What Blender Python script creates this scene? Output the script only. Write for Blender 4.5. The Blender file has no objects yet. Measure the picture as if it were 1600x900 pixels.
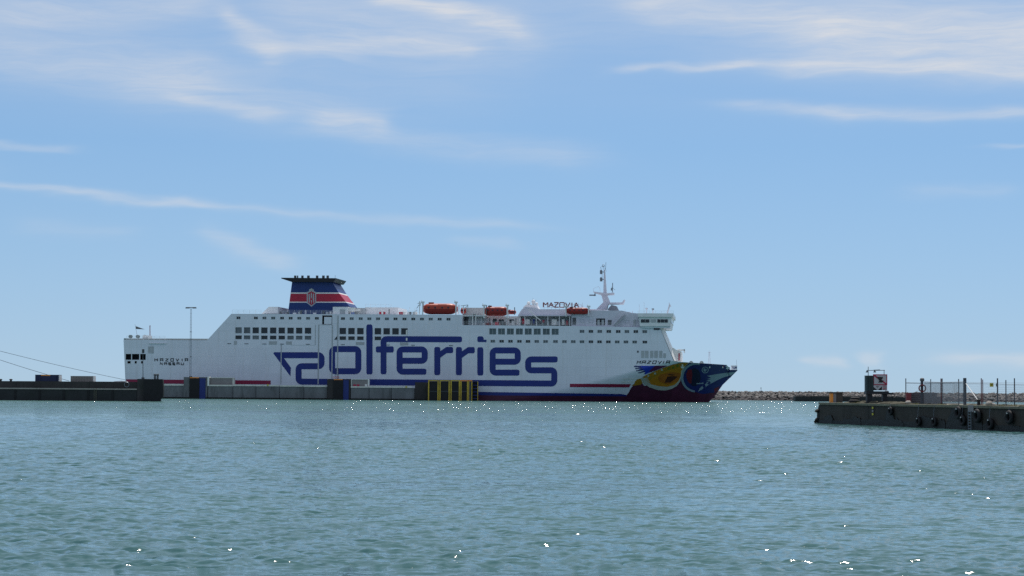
import bpy, bmesh, math, random
import numpy as np
from mathutils import Vector, Matrix
from mathutils.geometry import tessellate_polygon
random.seed(7); rng = np.random.default_rng(7)
SC = bpy.context.scene; COL = SC.collection
R = math.radians

# ------------------------------------------------------------------ camera
LENS = 70.0; F = LENS/36*1600; CAMH = 3.2
PITCH = math.atan(159/F); ROLL = R(0.4)
X_ = Vector((1, 0, 0)); U_ = Vector((0, -math.sin(PITCH), math.cos(PITCH))); FW = Vector((0, math.cos(PITCH), math.sin(PITCH)))
cr = X_*math.cos(ROLL) + U_*math.sin(ROLL); cu = U_*math.cos(ROLL) - X_*math.sin(ROLL)
cam_d = bpy.data.cameras.new('camera'); cam = bpy.data.objects.new('camera', cam_d); COL.objects.link(cam)
cam_d.lens = LENS; cam_d.sensor_width = 36; cam_d.clip_start = 0.5; cam_d.clip_end = 60000
M = Matrix.Identity(4)
for i in range(3):
    M[i][0] = cr[i]; M[i][1] = cu[i]; M[i][2] = -FW[i]
M[2][3] = CAMH
cam.matrix_world = M; SC.camera = cam
CP = Vector((0, 0, CAMH))

# ------------------------------------------------------------------ light
SUN_AZ, SUN_EL = 10.0, 60.0
EXPOSURE = 0.0
SKY_STRENGTH = 0.109
SC.view_settings.view_transform = 'Standard'; SC.view_settings.look = 'None'
SC.view_settings.gamma = 1; SC.view_settings.use_curve_mapping = False; SC.view_settings.exposure = EXPOSURE
sun_d = bpy.data.lights.new('sun', 'SUN'); sun_d.energy = 3.8; sun_d.angle = R(0.53); sun_d.color = (1, .95, .87)
sun = bpy.data.objects.new('sun', sun_d); COL.objects.link(sun)
to_sun = Vector((math.sin(R(SUN_AZ))*math.cos(R(SUN_EL)), math.cos(R(SUN_AZ))*math.cos(R(SUN_EL)), math.sin(R(SUN_EL))))
sun.rotation_euler = to_sun.to_track_quat('Z', 'Y').to_euler(); sun.location = (0, 300, 300)

def ray(px, py):
    return (cr*((px-800)/F) + cu*((450-py)/F) + FW).normalized()
def at(px, py, Y):
    d = ray(px, py); return CP + d*(Y/d.y)
def on_water(px, py):
    d = ray(px, py); return CP + d*(-CAMH/d.z)

# ------------------------------------------------------------------ sky (world): clear blue with thin cirrus streaks
class NT:
    def __init__(s, tree): s.t = tree; s.l = tree.links
    def n(s, typ, **kw):
        o = s.t.nodes.new(typ)
        for k, v in kw.items():
            if k.startswith('i_'):
                key = k[2:]; key = int(key) if key.isdigit() else key.replace('_', ' ')
                if isinstance(v, bpy.types.NodeSocket): s.l.new(v, o.inputs[key])
                else: o.inputs[key].default_value = v
            else: setattr(o, k, v)
        return o
    def m(s, op, a, b=None, c=None, clamp=False):
        o = s.t.nodes.new('ShaderNodeMath'); o.operation = op; o.use_clamp = clamp
        for i, v in enumerate((a, b, c)):
            if v is None: continue
            if isinstance(v, bpy.types.NodeSocket): s.l.new(v, o.inputs[i])
            else: o.inputs[i].default_value = v
        return o.outputs[0]
    def vm(s, op, a, b=None, out=0):
        o = s.t.nodes.new('ShaderNodeVectorMath'); o.operation = op
        for i, v in enumerate((a, b)):
            if v is None: continue
            if isinstance(v, bpy.types.NodeSocket): s.l.new(v, o.inputs[i])
            else: o.inputs[i].default_value = v
        return o.outputs[out]
    def mix(s, fac, a, b, blend='MIX'):
        o = s.t.nodes.new('ShaderNodeMix'); o.data_type = 'RGBA'; o.blend_type = blend
        for i, v in ((0, fac), (6, a), (7, b)):
            if isinstance(v, bpy.types.NodeSocket): s.l.new(v, o.inputs[i])
            elif i == 0: o.inputs[0].default_value = v
            else: o.inputs[i].default_value = (*v[:3], 1)
        return o.outputs[2]

def build_world():
    w = bpy.data.worlds.new('World'); SC.world = w; w.use_nodes = True
    t = w.node_tree; t.nodes.clear(); N = NT(t)
    tc0 = N.n('ShaderNodeTexCoord').outputs['Generated']; s0 = N.n('ShaderNodeSeparateXYZ', i_0=tc0).outputs
    zz = N.m('ADD', N.m('MULTIPLY', N.m('MAXIMUM', s0[2], 0.0), 1-SKY_LIFT), SKY_LIFT)
    sv = N.vm('NORMALIZE', N.n('ShaderNodeCombineXYZ', i_0=s0[0], i_1=s0[1], i_2=zz).outputs[0])
    sky = N.n('ShaderNodeTexSky', sky_type='NISHITA', sun_disc=False, sun_elevation=R(SUN_EL), sun_rotation=R(SUN_AZ),
              altitude=0, air_density=1.0, dust_density=0.35, ozone_density=2.0, i_Vector=sv)
    tc = N.n('ShaderNodeTexCoord').outputs['Generated']
    sep = N.n('ShaderNodeSeparateXYZ', i_0=tc)
    x, y, z = sep.outputs
    # azimuth and elevation in degrees
    az = N.m('MULTIPLY', N.m('ARCTAN2', x, y), 180/math.pi)
    el = N.m('MULTIPLY', N.m('ARCSINE', z), 180/math.pi)
    P0 = N.n('ShaderNodeCombineXYZ', i_0=az, i_1=el, i_2=0.0).outputs[0]
    warp = N.n('ShaderNodeTexNoise', noise_dimensions='3D', i_Vector=N.vm('MULTIPLY', P0, (.25, .9, 0)), i_Scale=1.0, i_Detail=3.0, i_Roughness=.55)
    wv = N.vm('MULTIPLY', N.vm('SUBTRACT', warp.outputs['Color'], (.5, .5, .5)), (2.2, .75, 0))
    P = N.vm('ADD', P0, wv)
    def ae(px, py):
        d = ray(px, py); return Vector((math.degrees(math.atan2(d.x, d.y)), math.degrees(math.asin(d.z)), 0))
    pp = 1600/ (2*math.degrees(math.atan(800/F)))     # pixels per degree of the photograph
    streaks = [(-60, 292, 330, 320, 5, .50), (330, 321, 820, 357, 7, .26), (-40, 80, 330, 130, 38, .30), (200, 120, 560, 190, 30, .26),
               (270, 150, 425, 188, 8, .34), (350, 28, 425, 84, 17, .50), (420, 84, 560, 72, 17, .40), (565, 68, 720, 74, 11, .44),
               (590, -5, 700, 14, 12, .55), (690, 12, 830, 42, 14, .50), (420, 10, 860, 60, 44, .36), (480, 184, 605, 196, 17, .36), (540, 208, 930, 250, 17, .28),
               (985, 108, 1180, 96, 5, .55), (1170, 97, 1900, 116, 13, .50), (980, 5, 1320, 45, 24, .40), (1260, 55, 1900, 72, 44, .62),
               (1120, 162, 1330, 176, 8, .34), (1290, 176, 1900, 172, 9, .50), (325, 366, 460, 407, 12, .36), (-60, 22, 330, 8, 20, .40),
               (1420, 301, 1580, 298, 9, .17), (1262, 562, 1305, 563, 6, .55), (1350, 560, 1372, 561, 7, .5), (1480, 562, 1780, 566, 8, .55), (-40, 226, 110, 235, 4, .26), (720, 378, 810, 386, 6, .2),
               (1560, 231, 1700, 230, 2.5, .3), (20, 350, 200, 362, 12, .14), (-60, 55, 760, 125, 60, .16), (880, 8, 1760, 30, 60, .22), (-700, 150, -100, 260, 30, .4), (1750, 300, 2400, 240, 30, .35)]
    total = None
    for (x0, y0, x1, y1, wd, I) in streaks:
        a, b = ae(x0, y0), ae(x1, y1); c = (a+b)/2; L = (b-a).length; d = (b-a)/L; nrm = Vector((-d.y, d.x, 0))
        q = N.vm('SUBTRACT', P, tuple(c))
        al = N.vm('DOT_PRODUCT', q, tuple(d), 1); pe = N.vm('DOT_PRODUCT', q, tuple(nrm), 1)
        e = N.m('POWER', N.m('MULTIPLY', pe, pp/(wd*1.15)), 2.0)
        g = N.m('MULTIPLY', N.m('MAXIMUM', N.m('SUBTRACT', N.m('ABSOLUTE', al), L*.36), 0.0), 1/(L*.16+.15))
        s = N.m('ADD', e, N.m('POWER', g, 2.0))
        v = N.m('MULTIPLY', N.m('EXPONENT', N.m('MULTIPLY', s, -1.0)), I*.86)
        total = v if total is None else N.m('ADD', total, v)
    fib = N.n('ShaderNodeTexNoise', i_Vector=N.vm('MULTIPLY', N.vm('ADD', P0, N.vm('MULTIPLY', wv, (1.2, 1.2, 0))), (.30, 3.4, 0)), i_Scale=1.0, i_Detail=8.0, i_Roughness=.68)
    f = N.n('ShaderNodeMapRange', i_0=fib.outputs['Fac'], i_1=.25, i_2=.75, i_3=.42, i_4=1.3)
    total = N.m('MULTIPLY', total, f.outputs[0])
    # denser cirrus added over the unseen sky overhead to brighten the shaded hull
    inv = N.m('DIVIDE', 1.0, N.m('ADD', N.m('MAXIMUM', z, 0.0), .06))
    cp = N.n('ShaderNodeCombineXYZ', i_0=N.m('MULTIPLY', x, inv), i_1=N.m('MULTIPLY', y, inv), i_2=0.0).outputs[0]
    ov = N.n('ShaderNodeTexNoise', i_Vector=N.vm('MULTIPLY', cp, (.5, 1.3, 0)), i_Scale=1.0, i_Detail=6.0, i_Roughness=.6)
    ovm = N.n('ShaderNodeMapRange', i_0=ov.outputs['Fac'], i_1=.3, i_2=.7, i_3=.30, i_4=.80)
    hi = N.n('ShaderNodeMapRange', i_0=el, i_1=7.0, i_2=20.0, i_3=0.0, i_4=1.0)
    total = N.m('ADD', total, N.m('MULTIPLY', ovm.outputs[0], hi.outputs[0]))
    total = N.m('MINIMUM', total, .92)
    base = N.n('ShaderNodeHueSaturation', i_Color=sky.outputs[0], i_Saturation=SKY_SAT, i_Value=SKY_VAL).outputs[0]
    base = N.mix(1.0, base, SKY_TINT, 'MULTIPLY')
    hz_ = N.m('MULTIPLY', N.m('EXPONENT', N.m('MULTIPLY', N.m('MAXIMUM', el, 0.0), -1/5.0)), .8)
    base = N.mix(hz_, base, HORIZON)
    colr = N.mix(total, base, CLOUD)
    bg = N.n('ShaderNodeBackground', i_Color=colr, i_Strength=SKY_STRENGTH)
    out = N.n('ShaderNodeOutputWorld'); N.l.new(bg.outputs[0], out.inputs[0])
SKY_LIFT = .15
SKY_SAT, SKY_VAL, SKY_TINT = 1.2, 1.0, (.92, 1.0, 1.0)
HORIZON = (4.1, 5.3, 6.35)
CLOUD = (6.2, 6.45, 6.9)
build_world()
SC.cycles.max_bounces = 5; SC.cycles.diffuse_bounces = 2; SC.cycles.glossy_bounces = 2; SC.cycles.caustics_reflective = False; SC.cycles.caustics_refractive = False
SC.cycles.use_denoising = False

# ------------------------------------------------------------------ materials
def mat(name, rgb, rough=.6, var=.12, scale=.6, stretch=(1, 1, 1), metal=0.0, bump=0.0, bscale=6.0, stain=None, stain_amt=.0, stain_scale=(.8, .8, .12), spec=.4):
    m = bpy.data.materials.new(name); m.use_nodes = True; t = m.node_tree; N = NT(t)
    b = t.nodes['Principled BSDF']
    pos = N.n('ShaderNodeNewGeometry').outputs['Position']
    nz = N.n('ShaderNodeTexNoise', i_Vector=N.vm('MULTIPLY', pos, stretch), i_Scale=scale, i_Detail=5.0, i_Roughness=.65)
    lo = tuple(c*(1-var) for c in rgb); hi = tuple(min(1, c*(1+var)) for c in rgb)
    f = N.n('ShaderNodeMapRange', i_0=nz.outputs['Fac'], i_1=.3, i_2=.7)
    c = N.mix(f.outputs[0], lo, hi)
    if stain:
        n2 = N.n('ShaderNodeTexNoise', i_Vector=N.vm('MULTIPLY', pos, stain_scale), i_Scale=1.0, i_Detail=6.0, i_Roughness=.7)
        f2 = N.n('ShaderNodeMapRange', i_0=n2.outputs['Fac'], i_1=.52, i_2=.72, i_3=0.0, i_4=stain_amt)
        c = N.mix(f2.outputs[0], c, stain)
    t.links.new(c, b.inputs['Base Color'])
    b.inputs['Roughness'].default_value = rough; b.inputs['Metallic'].default_value = metal; b.inputs['Specular IOR Level'].default_value = spec
    if bump:
        n3 = N.n('ShaderNodeTexNoise', i_Vector=pos, i_Scale=bscale, i_Detail=4.0)
        bp = N.n('ShaderNodeBump', i_Height=n3.outputs['Fac'], i_Strength=bump, i_Distance=.1); t.links.new(bp.outputs[0], b.inputs['Normal'])
    return m
K = {}
K['white'] = mat('white_hull_paint', (.75, .785, .86), .4, .035, .25, (1, 1, .25), stain=(.42, .36, .28), stain_amt=.24, stain_scale=(1.1, 1.1, .05))
def plating(m):                 # shell plates: faint seams and slight differences of tone from plate to plate
    t = m.node_tree; N = NT(t); b = t.nodes['Principled BSDF']; src = b.inputs['Base Color'].links[0].from_socket
    o = N.n('ShaderNodeSeparateXYZ', i_0=N.n('ShaderNodeTexCoord').outputs['Object']).outputs
    br = N.n('ShaderNodeTexBrick', i_Vector=N.n('ShaderNodeCombineXYZ', i_0=o[0], i_1=o[2], i_2=0.0).outputs[0], i_Scale=1.0, i_Color1=(.95, .95, .955, 1), i_Color2=(1, 1, 1, 1), i_Mortar=(.84, .84, .85, 1))
    for k, v in (('Mortar Size', .035), ('Mortar Smooth', .6), ('Brick Width', 8.0), ('Row Height', 2.45)): br.inputs[k].default_value = v
    c = N.mix(1.0, src, br.outputs['Color'], 'MULTIPLY'); t.links.new(c, b.inputs['Base Color'])
plating(K['white'])
K['white2'] = mat('white_deck_paint', (.78, .79, .80), .45, .08, .8)
K['grey'] = mat('light_grey_paint', (.42, .45, .47), .5, .10, .8)
K['dgrey'] = mat('dark_grey_paint', (.10, .11, .12), .55, .15, .8)
K['deck'] = mat('deck_green_grey_paint', (.22, .26, .26), .7, .15, .4)
K['blue'] = mat('deep_blue_paint', (.010, .026, .20), .4, .08, .5, stain=(.03, .05, .2), stain_amt=.5)
K['fblue'] = mat('funnel_blue_paint', (.010, .036, .17), .4, .06, .5)
K['fred'] = mat('funnel_red_paint', (.42, .018, .05), .4, .06, .5)
K['red'] = mat('dark_red_paint', (.26, .012, .055), .45, .08, .6)
K['boot'] = mat('maroon_bottom_paint', (.075, .014, .040), .5, .3, .4, (1, 1, .4), stain=(.02, .012, .03), stain_amt=.5)
K['bownavy'] = mat('navy_bow_paint', (.010, .020, .130), .4, .12, .4)
K['bowdark'] = mat('midnight_bow_paint', (.008, .012, .04), .4, .1, .4)
K['bowgrey'] = mat('blue_grey_bow_paint', (.22, .30, .36), .4, .1, .6)
K['bowpale'] = mat('pale_bow_paint', (.42, .45, .40), .4, .12, .8)
K['amber'] = mat('amber_bow_paint', (.46, .19, .010), .4, .15, .5)
K['ochre'] = mat('ochre_bow_paint', (.34, .175, .012), .4, .15, .8)
K['russet'] = mat('russet_bow_paint', (.36, .11, .012), .4, .25, .5)
K['umber'] = mat('umber_bow_paint', (.06, .018, .012), .45, .25, .6)
K['crimson'] = mat('crimson_bow_paint', (.15, .010, .025), .4, .2, .5)
K['cobalt'] = mat('cobalt_bow_paint', (.012, .04, .42), .4, .1, .5)
K['purple'] = mat('purple_bow_paint', (.09, .012, .07), .4, .1, .5)
K['olive'] = mat('olive_bow_paint', (.10, .16, .02), .45, .2, .8)
K['boat'] = mat('orange_lifeboat_shell', (.44, .060, .030), .45, .06, .8)
K['boatd'] = mat('red_orange_lifeboat_shell', (.30, .022, .018), .45, .06, .8)
K['black'] = mat('black_paint', (.012, .013, .018), .5, .2, .8)
K['rust'] = mat('rust_red_sign_paint', (.16, .035, .035), .6, .2, 2)
K['steel'] = mat('galvanised_steel', (.20, .22, .25), .45, .12, 2, metal=.5)
K['mast'] = mat('mast_lavender_white_paint', (.62, .62, .70), .45, .06, .8)
K['glass'] = mat('dark_window_glass', (.018, .024, .034), .06, .3, .12, spec=.35)
K['glassg'] = mat('grey_green_window_glass', (.05, .09, .10), .06, .3, .12, spec=.6)
K['curt'] = mat('curtained_window_glass', (.13, .15, .17), .12, .35, .5, spec=.4)
K['frame'] = mat('window_frame_paint', (.45, .49, .52), .45, .06, .8)
K['recess'] = mat('dark_interior', (.02, .022, .03), .8, .2, .8)
K['concd'] = mat('wet_dark_concrete', (.032, .026, .020), .75, .4, .5, (1, 1, .4), bump=.5, bscale=2.5, stain=(.008, .009, .008), stain_amt=.85, stain_scale=(.7, .7, .22))
K['concl'] = mat('weathered_grey_concrete', (.17, .175, .185), .85, .18, .35, (1, 1, .5), bump=.4, bscale=1.2, stain=(.055, .06, .06), stain_amt=.75, stain_scale=(.5, .5, .12))
K['concn'] = mat('charcoal_concrete', (.046, .042, .043), .85, .25, .3, (1, 1, .6), bump=.4, bscale=1.2, stain=(.02, .028, .022), stain_amt=.8, stain_scale=(.35, .35, .2))
K['concb'] = mat('black_wet_concrete', (.022, .024, .026), .7, .3, .3, bump=.3, bscale=1.2, stain=(.012, .02, .014), stain_amt=.8)
K['weed_shade'] = mat('black_green_weed_and_shade', (.006, .007, .006), .6, .4, 1.2, bump=.5, bscale=4)
K['kerb'] = mat('pale_painted_concrete', (.68, .66, .60), .7, .15, .8, stain=(.3, .28, .24), stain_amt=.6, stain_scale=(1, 1, 1))
K['cope'] = mat('mossy_coping_concrete', (.17, .16, .115), .85, .3, .8, bump=.4, bscale=5)
K['ledge'] = mat('pale_ledge_concrete', (.34, .31, .28), .8, .2, .8)
K['rubber'] = mat('black_rubber', (.012, .012, .014), .75, .3, 1.0)
K['fendblue'] = mat('blue_fender_plate', (.016, .03, .17), .5, .15, .5)
K['yellow'] = mat('yellow_safety_paint', (.56, .38, .045), .55, .25, .6, stain=(.12, .07, .02), stain_amt=.6)
K['orange'] = mat('sunlit_orange_marker_paint', (.85, .30, .05), .6, .12, 1)
K['panelg'] = mat('grey_brown_container_panel', (.24, .22, .22), .7, .12, .5)
K['beige'] = mat('beige_container_panel', (.25, .215, .20), .7, .12, .5)
K['navybox'] = mat('navy_container_panel', (.020, .028, .075), .6, .15, .5)
K['whitep'] = mat('white_trim_and_highlight_paint', (.80, .79, .76), .55, .08, 1)
K['signred'] = mat('magenta_red_sign_paint', (.42, .02, .07), .5, .08, 1)
K['signw'] = mat('white_sign_face', (.48, .47, .49), .5, .06, 1)
K['signb'] = mat('black_sign_print', (.012, .012, .014), .6, .1, 1)
K['signy'] = mat('yellow_sign_face', (.50, .42, .02), .5, .1, 1)
K['cabin'] = mat('dark_green_cabinet_paint', (.022, .042, .044), .55, .2, .8)
K['brown'] = mat('brown_grey_weathered_timber', (.075, .060, .052), .8, .3, 1.2, (1, 1, .3))
K['post'] = mat('grey_blue_post_paint', (.060, .068, .085), .6, .2, 1)
K['postr'] = mat('red_brown_post_paint', (.16, .04, .045), .6, .2, 1)
K['mesh'] = mat('galvanised_wire', (.24, .25, .27), .5, .1, 1)
K['life'] = mat('faded_red_lifebuoy', (.22, .04, .05), .6, .2, 3)
K['rope'] = mat('mooring_rope_fibre', (.09, .10, .12), .9, .2, 2)
K['rock'] = mat('pale_granite_rubble', (.22, .20, .185), .9, .65, .9, bump=0)
K['rockw'] = mat('wet_dark_rubble', (.050, .042, .045), .8, .4, .6)
K['rockp'] = mat('pale_boulder', (.42, .38, .33), .9, .2, 1.5, bump=.4, bscale=6)
K['grass'] = mat('dry_yellow_grass', (.16, .17, .035), .9, .4, 2)
K['soil'] = mat('mossy_dark_ground', (.075, .070, .045), .95, .4, 1.0, bump=.5, bscale=5)
K['block'] = mat('purple_grey_concrete_block', (.075, .062, .070), .85, .25, .8)

# ------------------------------------------------------------------ mesh helpers
class MB:
    def __init__(s): s.v = []; s.f = []
    def add(s, vs, fs):
        b = len(s.v); s.v += [tuple(v) for v in vs]; s.f += [tuple(i+b for i in q) for q in fs]; return s
    def box(s, x0, x1, y0, y1, z0, z1):
        return s.add([(x0,y0,z0),(x1,y0,z0),(x1,y1,z0),(x0,y1,z0),(x0,y0,z1),(x1,y0,z1),(x1,y1,z1),(x0,y1,z1)],
                     [(0,3,2,1),(4,5,6,7),(0,1,5,4),(1,2,6,5),(2,3,7,6),(3,0,4,7)])
    def prism(s, poly, y0, y1):          # poly in (x, z), extruded along y
        n = len(poly); vs = [(p[0], y0, p[1]) for p in poly] + [(p[0], y1, p[1]) for p in poly]
        tr = tessellate_polygon([[Vector((p[0], p[1], 0)) for p in poly]])
        fs = [tuple(t) for t in tr] + [tuple(i+n for i in reversed(t)) for t in tr] + [(i, (i+1) % n, (i+1) % n+n, i+n) for i in range(n)]
        return s.add(vs, fs)
    def tube(s, a, b, r0, r1=None, n=6):
        r1 = r0 if r1 is None else r1; a, b = Vector(a), Vector(b); d = (b-a).normalized()
        u = d.orthogonal().normalized(); w = d.cross(u); vs = []
        for p, r in ((a, r0), (b, r1)):
            for i in range(n):
                t = 2*math.pi*i/n; vs.append(p + u*math.cos(t)*r + w*math.sin(t)*r)
        return s.add(vs, [(i, (i+1) % n, (i+1) % n+n, i+n) for i in range(n)] + [tuple(range(n-1, -1, -1)), tuple(range(n, 2*n))])
    def path(s, pts, r, n=6):
        for a, b in zip(pts, pts[1:]): s.tube(a, b, r, r, n)
        return s
    def lathe(s, c, prof, n=12, ax=(0, 0, 1)):   # prof: (radius, along)
        ax = Vector(ax).normalized(); u = ax.orthogonal().normalized(); w = ax.cross(u); c = Vector(c); vs = []
        for r, h in prof:
            for i in range(n):
                t = 2*math.pi*i/n; vs.append(c + ax*h + u*math.cos(t)*r + w*math.sin(t)*r)
        fs = [(k*n+i, k*n+(i+1) % n, (k+1)*n+(i+1) % n, (k+1)*n+i) for k in range(len(prof)-1) for i in range(n)]
        fs += [tuple(range(n-1, -1, -1)), tuple(range((len(prof)-1)*n, len(prof)*n))]
        return s.add(vs, fs)
    def torus(s, c, Rr, r, ax=(0, 1, 0), n=20, m=8, squash=1.0):
        ax = Vector(ax).normalized(); u = Vector((0, 0, 1)) if abs(ax.z) < .9 else Vector((1, 0, 0)); w = ax.cross(u).normalized(); c = Vector(c); vs = []
        for i in range(n):
            t = 2*math.pi*i/n; rd = u*math.cos(t) + w*math.sin(t)*squash
            for j in range(m):
                q = 2*math.pi*j/m; vs.append(c + rd*(Rr + r*math.cos(q)) + ax*r*math.sin(q))
        return s.add(vs, [(i*m+j, ((i+1) % n)*m+j, ((i+1) % n)*m+(j+1) % m, i*m+(j+1) % m) for i in range(n) for j in range(m)])
    def rock(s, c, rx, ry, rz, jag=.25):
        c = Vector(c); vs = []; ph = random.random()*6
        rings = [(-.9, .5), (-.2, 1.0), (.45, .85), (.9, .35)]; n = 6
        for h, r in rings:
            for i in range(n):
                t = 2*math.pi*i/n+ph; k = r*(1+random.uniform(-jag, jag)); vs.append(c + Vector((math.cos(t)*rx*k, math.sin(t)*ry*k, rz*(h+random.uniform(-jag, jag)*.5))))
        fs = [(k*n+i, k*n+(i+1) % n, (k+1)*n+(i+1) % n, (k+1)*n+i) for k in range(3) for i in range(n)] + [tuple(range(n-1, -1, -1)), tuple(range(3*n, 4*n))]
        return s.add(vs, fs)
    def mesh(s, name, mt, smooth=False, recalc=True):
        me = bpy.data.meshes.new(name); me.from_pydata(s.v, [], s.f)
        if recalc:
            bm = bmesh.new(); bm.from_mesh(me); bmesh.ops.recalc_face_normals(bm, faces=bm.faces); bm.to_mesh(me); bm.free()
        if smooth:
            for p in me.polygons: p.use_smooth = True
        me.materials.append(K[mt] if isinstance(mt, str) else mt); me.update(); return me
    def build(s, name, mt, parent=None, smooth=False, recalc=True, label=None):
        root = parent
        while root is not None and root.parent is not None: root = root.parent
        if root is not None and 'w' in OFF.get(root.name, ''):
            o = root.location; s.v = [(a-o.x, b-o.y, c-o.z) for a, b, c in s.v]
        ob = bpy.data.objects.new(name, s.mesh(name, mt, smooth, recalc)); COL.objects.link(ob)
        if parent is not None: ob.parent = parent
        if label: ob['label'] = label
        return ob
OFF = {}
def tag(o, label=None, cat=None, group=None, kind=None):
    for k, v in (('label', label), ('category', cat), ('group', group), ('kind', kind)):
        if v: o[k] = v
    return o
def thing(name, label, cat, loc, rz=0, group=None, world=True):
    o = bpy.data.objects.new(name, None); COL.objects.link(o); o.location = loc; o.rotation_euler = (0, 0, rz); o.empty_display_size = .5
    tag(o, label, cat, group)
    OFF[o.name] = 'w' if world else 'l'
    return o

# ------------------------------------------------------------------ sea
def build_sea():
    rr = [2.0, 8.0, 16.0, 24.0, 30.0, 34.0]; r = 36.0
    while r < 900:
        d = .085*(r/38)**.75 if r < 170 else .262*(r/170)**2.4
        rr.append(r); r += min(d, 25)
    rr += [950, 1100, 1400, 2000, 3500, 7000, 14000, 26000]
    rr = np.array(rr); A = np.radians(17.5)
    th = np.concatenate([np.linspace(-np.pi, -A, 60)[:-1], np.linspace(-A, A, 760), np.linspace(A, np.pi, 60)[1:]])
    RR, TH = np.meshgrid(rr, th, indexing='ij'); X = RR*np.sin(TH); Y = RR*np.cos(TH); Z = np.zeros_like(X)
    dr = np.gradient(rr); dth = np.gradient(th)
    sp = np.maximum(dr[:, None], (RR*dth[None, :])*.9)
    nw = 110
    lam = np.exp(rng.uniform(np.log(.24), np.log(2.6), nw)); ang = rng.normal(0, .85, nw) + np.radians(-100); ph = rng.uniform(0, 6.283, nw)
    amp = .0076*lam**0.85*rng.uniform(.6, 1.3, nw)/np.maximum(1, lam/.6)**1.05
    group_n = 0.75+.25*np.sin(X*.11+Y*.07)+.2*np.sin(X*.045-Y*.05+1.3)
    for l, a, p, am in zip(lam, ang, ph, amp):
        k = 2*np.pi/l; fade = np.clip((l/sp-2.2)/2.0, 0, 1)
        q = np.sin(k*(X*np.cos(a)+Y*np.sin(a))+p)
        Z += am*fade*(q + .25*np.cos(2*(k*(X*np.cos(a)+Y*np.sin(a))+p)))
    Z *= group_n
    n0, n1 = X.shape
    vs = np.stack([X, Y, Z], -1).reshape(-1, 3)
    i = np.arange(n0*n1).reshape(n0, n1)
    q = np.stack([i[:-1, :-1], i[:-1, 1:], i[1:, 1:], i[1:, :-1]], -1).reshape(-1, 4)[:, ::-1]
    me = bpy.data.meshes.new('sea'); me.vertices.add(len(vs)); me.vertices.foreach_set('co', vs.ravel().astype(np.float32))
    me.loops.add(q.size); me.loops.foreach_set('vertex_index', np.ascontiguousarray(q).ravel().astype(np.int32))
    me.polygons.add(len(q)); me.polygons.foreach_set('loop_start', np.arange(0, q.size, 4, dtype=np.int32)); me.polygons.foreach_set('loop_total', np.full(len(q), 4, dtype=np.int32))
    me.polygons.foreach_set('use_smooth', np.ones(len(q), dtype=bool)); me.update(calc_edges=True)
    m = bpy.data.materials.new('sea_water'); m.use_nodes = True; t = m.node_tree; N = NT(t); b = t.nodes['Principled BSDF']
    g = N.n('ShaderNodeNewGeometry'); pos = g.outputs['Position']
    acc = None
    for sc, st, amt in ((1/1.5, (.55, 1.25, 1), WAVE_A), (1/.38, (.5, 1.3, 1), WAVE_B), (1/.14, (.7, 1.2, 1), WAVE_C)):
        nz = N.n('ShaderNodeTexNoise', i_Vector=N.vm('MULTIPLY', pos, st), i_Scale=sc, i_Detail=2.0, i_Roughness=.6)
        v = N.vm('MULTIPLY', N.vm('SUBTRACT', nz.outputs['Color'], (.5, .5, .5)), (amt*.8, amt, 0))
        acc = v if acc is None else N.vm('ADD', acc, v)
    patch = N.n('ShaderNodeTexNoise', i_Vector=N.vm('MULTIPLY', pos, (.010, .022, 1)), i_Scale=1.0, i_Detail=4.0, i_Roughness=.6)
    calm = N.n('ShaderNodeMapRange', i_0=patch.outputs['Fac'], i_1=.35, i_2=.65, i_3=.75, i_4=1.2)
    # wind: a ruffled, sandy green reach beyond about 220 m, a smoother slick in front of it
    wob = N.m('ADD', N.n('ShaderNodeSeparateXYZ', i_0=pos).outputs[1], N.m('MULTIPLY', N.m('SUBTRACT', patch.outputs['Fac'], .5), 220.0))
    rough_far = N.n('ShaderNodeMapRange', i_0=wob, i_1=160.0, i_2=340.0, i_3=0.0, i_4=1.0).outputs[0]
    slick = N.m('MULTIPLY', N.n('ShaderNodeMapRange', i_0=wob, i_1=120.0, i_2=160.0).outputs[0], N.m('SUBTRACT', 1.0, rough_far))
    kk = N.m('ADD', N.m('ADD', calm.outputs[0], N.m('MULTIPLY', rough_far, .55)), N.m('MULTIPLY', slick, -.25))
    acc = N.vm('MULTIPLY', acc, N.n('ShaderNodeCombineXYZ', i_0=kk, i_1=kk, i_2=0.0).outputs[0])
    # normals tipped toward the near shore to cut the sea's grazing reflections
    lean = N.n('ShaderNodeCombineXYZ', i_0=0.0, i_1=N.m('ADD', N.m('MULTIPLY', rough_far, -.11), -.015), i_2=0.0).outputs[0]
    nrm = N.vm('NORMALIZE', N.vm('ADD', N.vm('ADD', g.outputs['Normal'], acc), lean))
    t.links.new(nrm, b.inputs['Normal'])
    p2 = N.n('ShaderNodeTexNoise', i_Vector=N.vm('MULTIPLY', pos, (.006, .016, 1)), i_Scale=1.0, i_Detail=5.0, i_Roughness=.6)
    f = N.n('ShaderNodeMapRange', i_0=p2.outputs['Fac'], i_1=.35, i_2=.65)
    c = N.mix(N.m('ADD', N.m('MULTIPLY', f.outputs[0], .5), N.m('MULTIPLY', rough_far, .5)), SEA_A, SEA_B)
    t.links.new(c, b.inputs['Base Color'])
    b.inputs['Roughness'].default_value = .075; b.inputs['IOR'].default_value = 1.22; b.inputs['Specular IOR Level'].default_value = .5
    me.materials.append(m)
    o = bpy.data.objects.new('sea', me); COL.objects.link(o); tag(o, kind='structure')
WAVE_A, WAVE_B, WAVE_C = .60, 1.08, .72
SEA_A, SEA_B = (.044, .114, .124), (.080, .182, .160)
build_sea()
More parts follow.
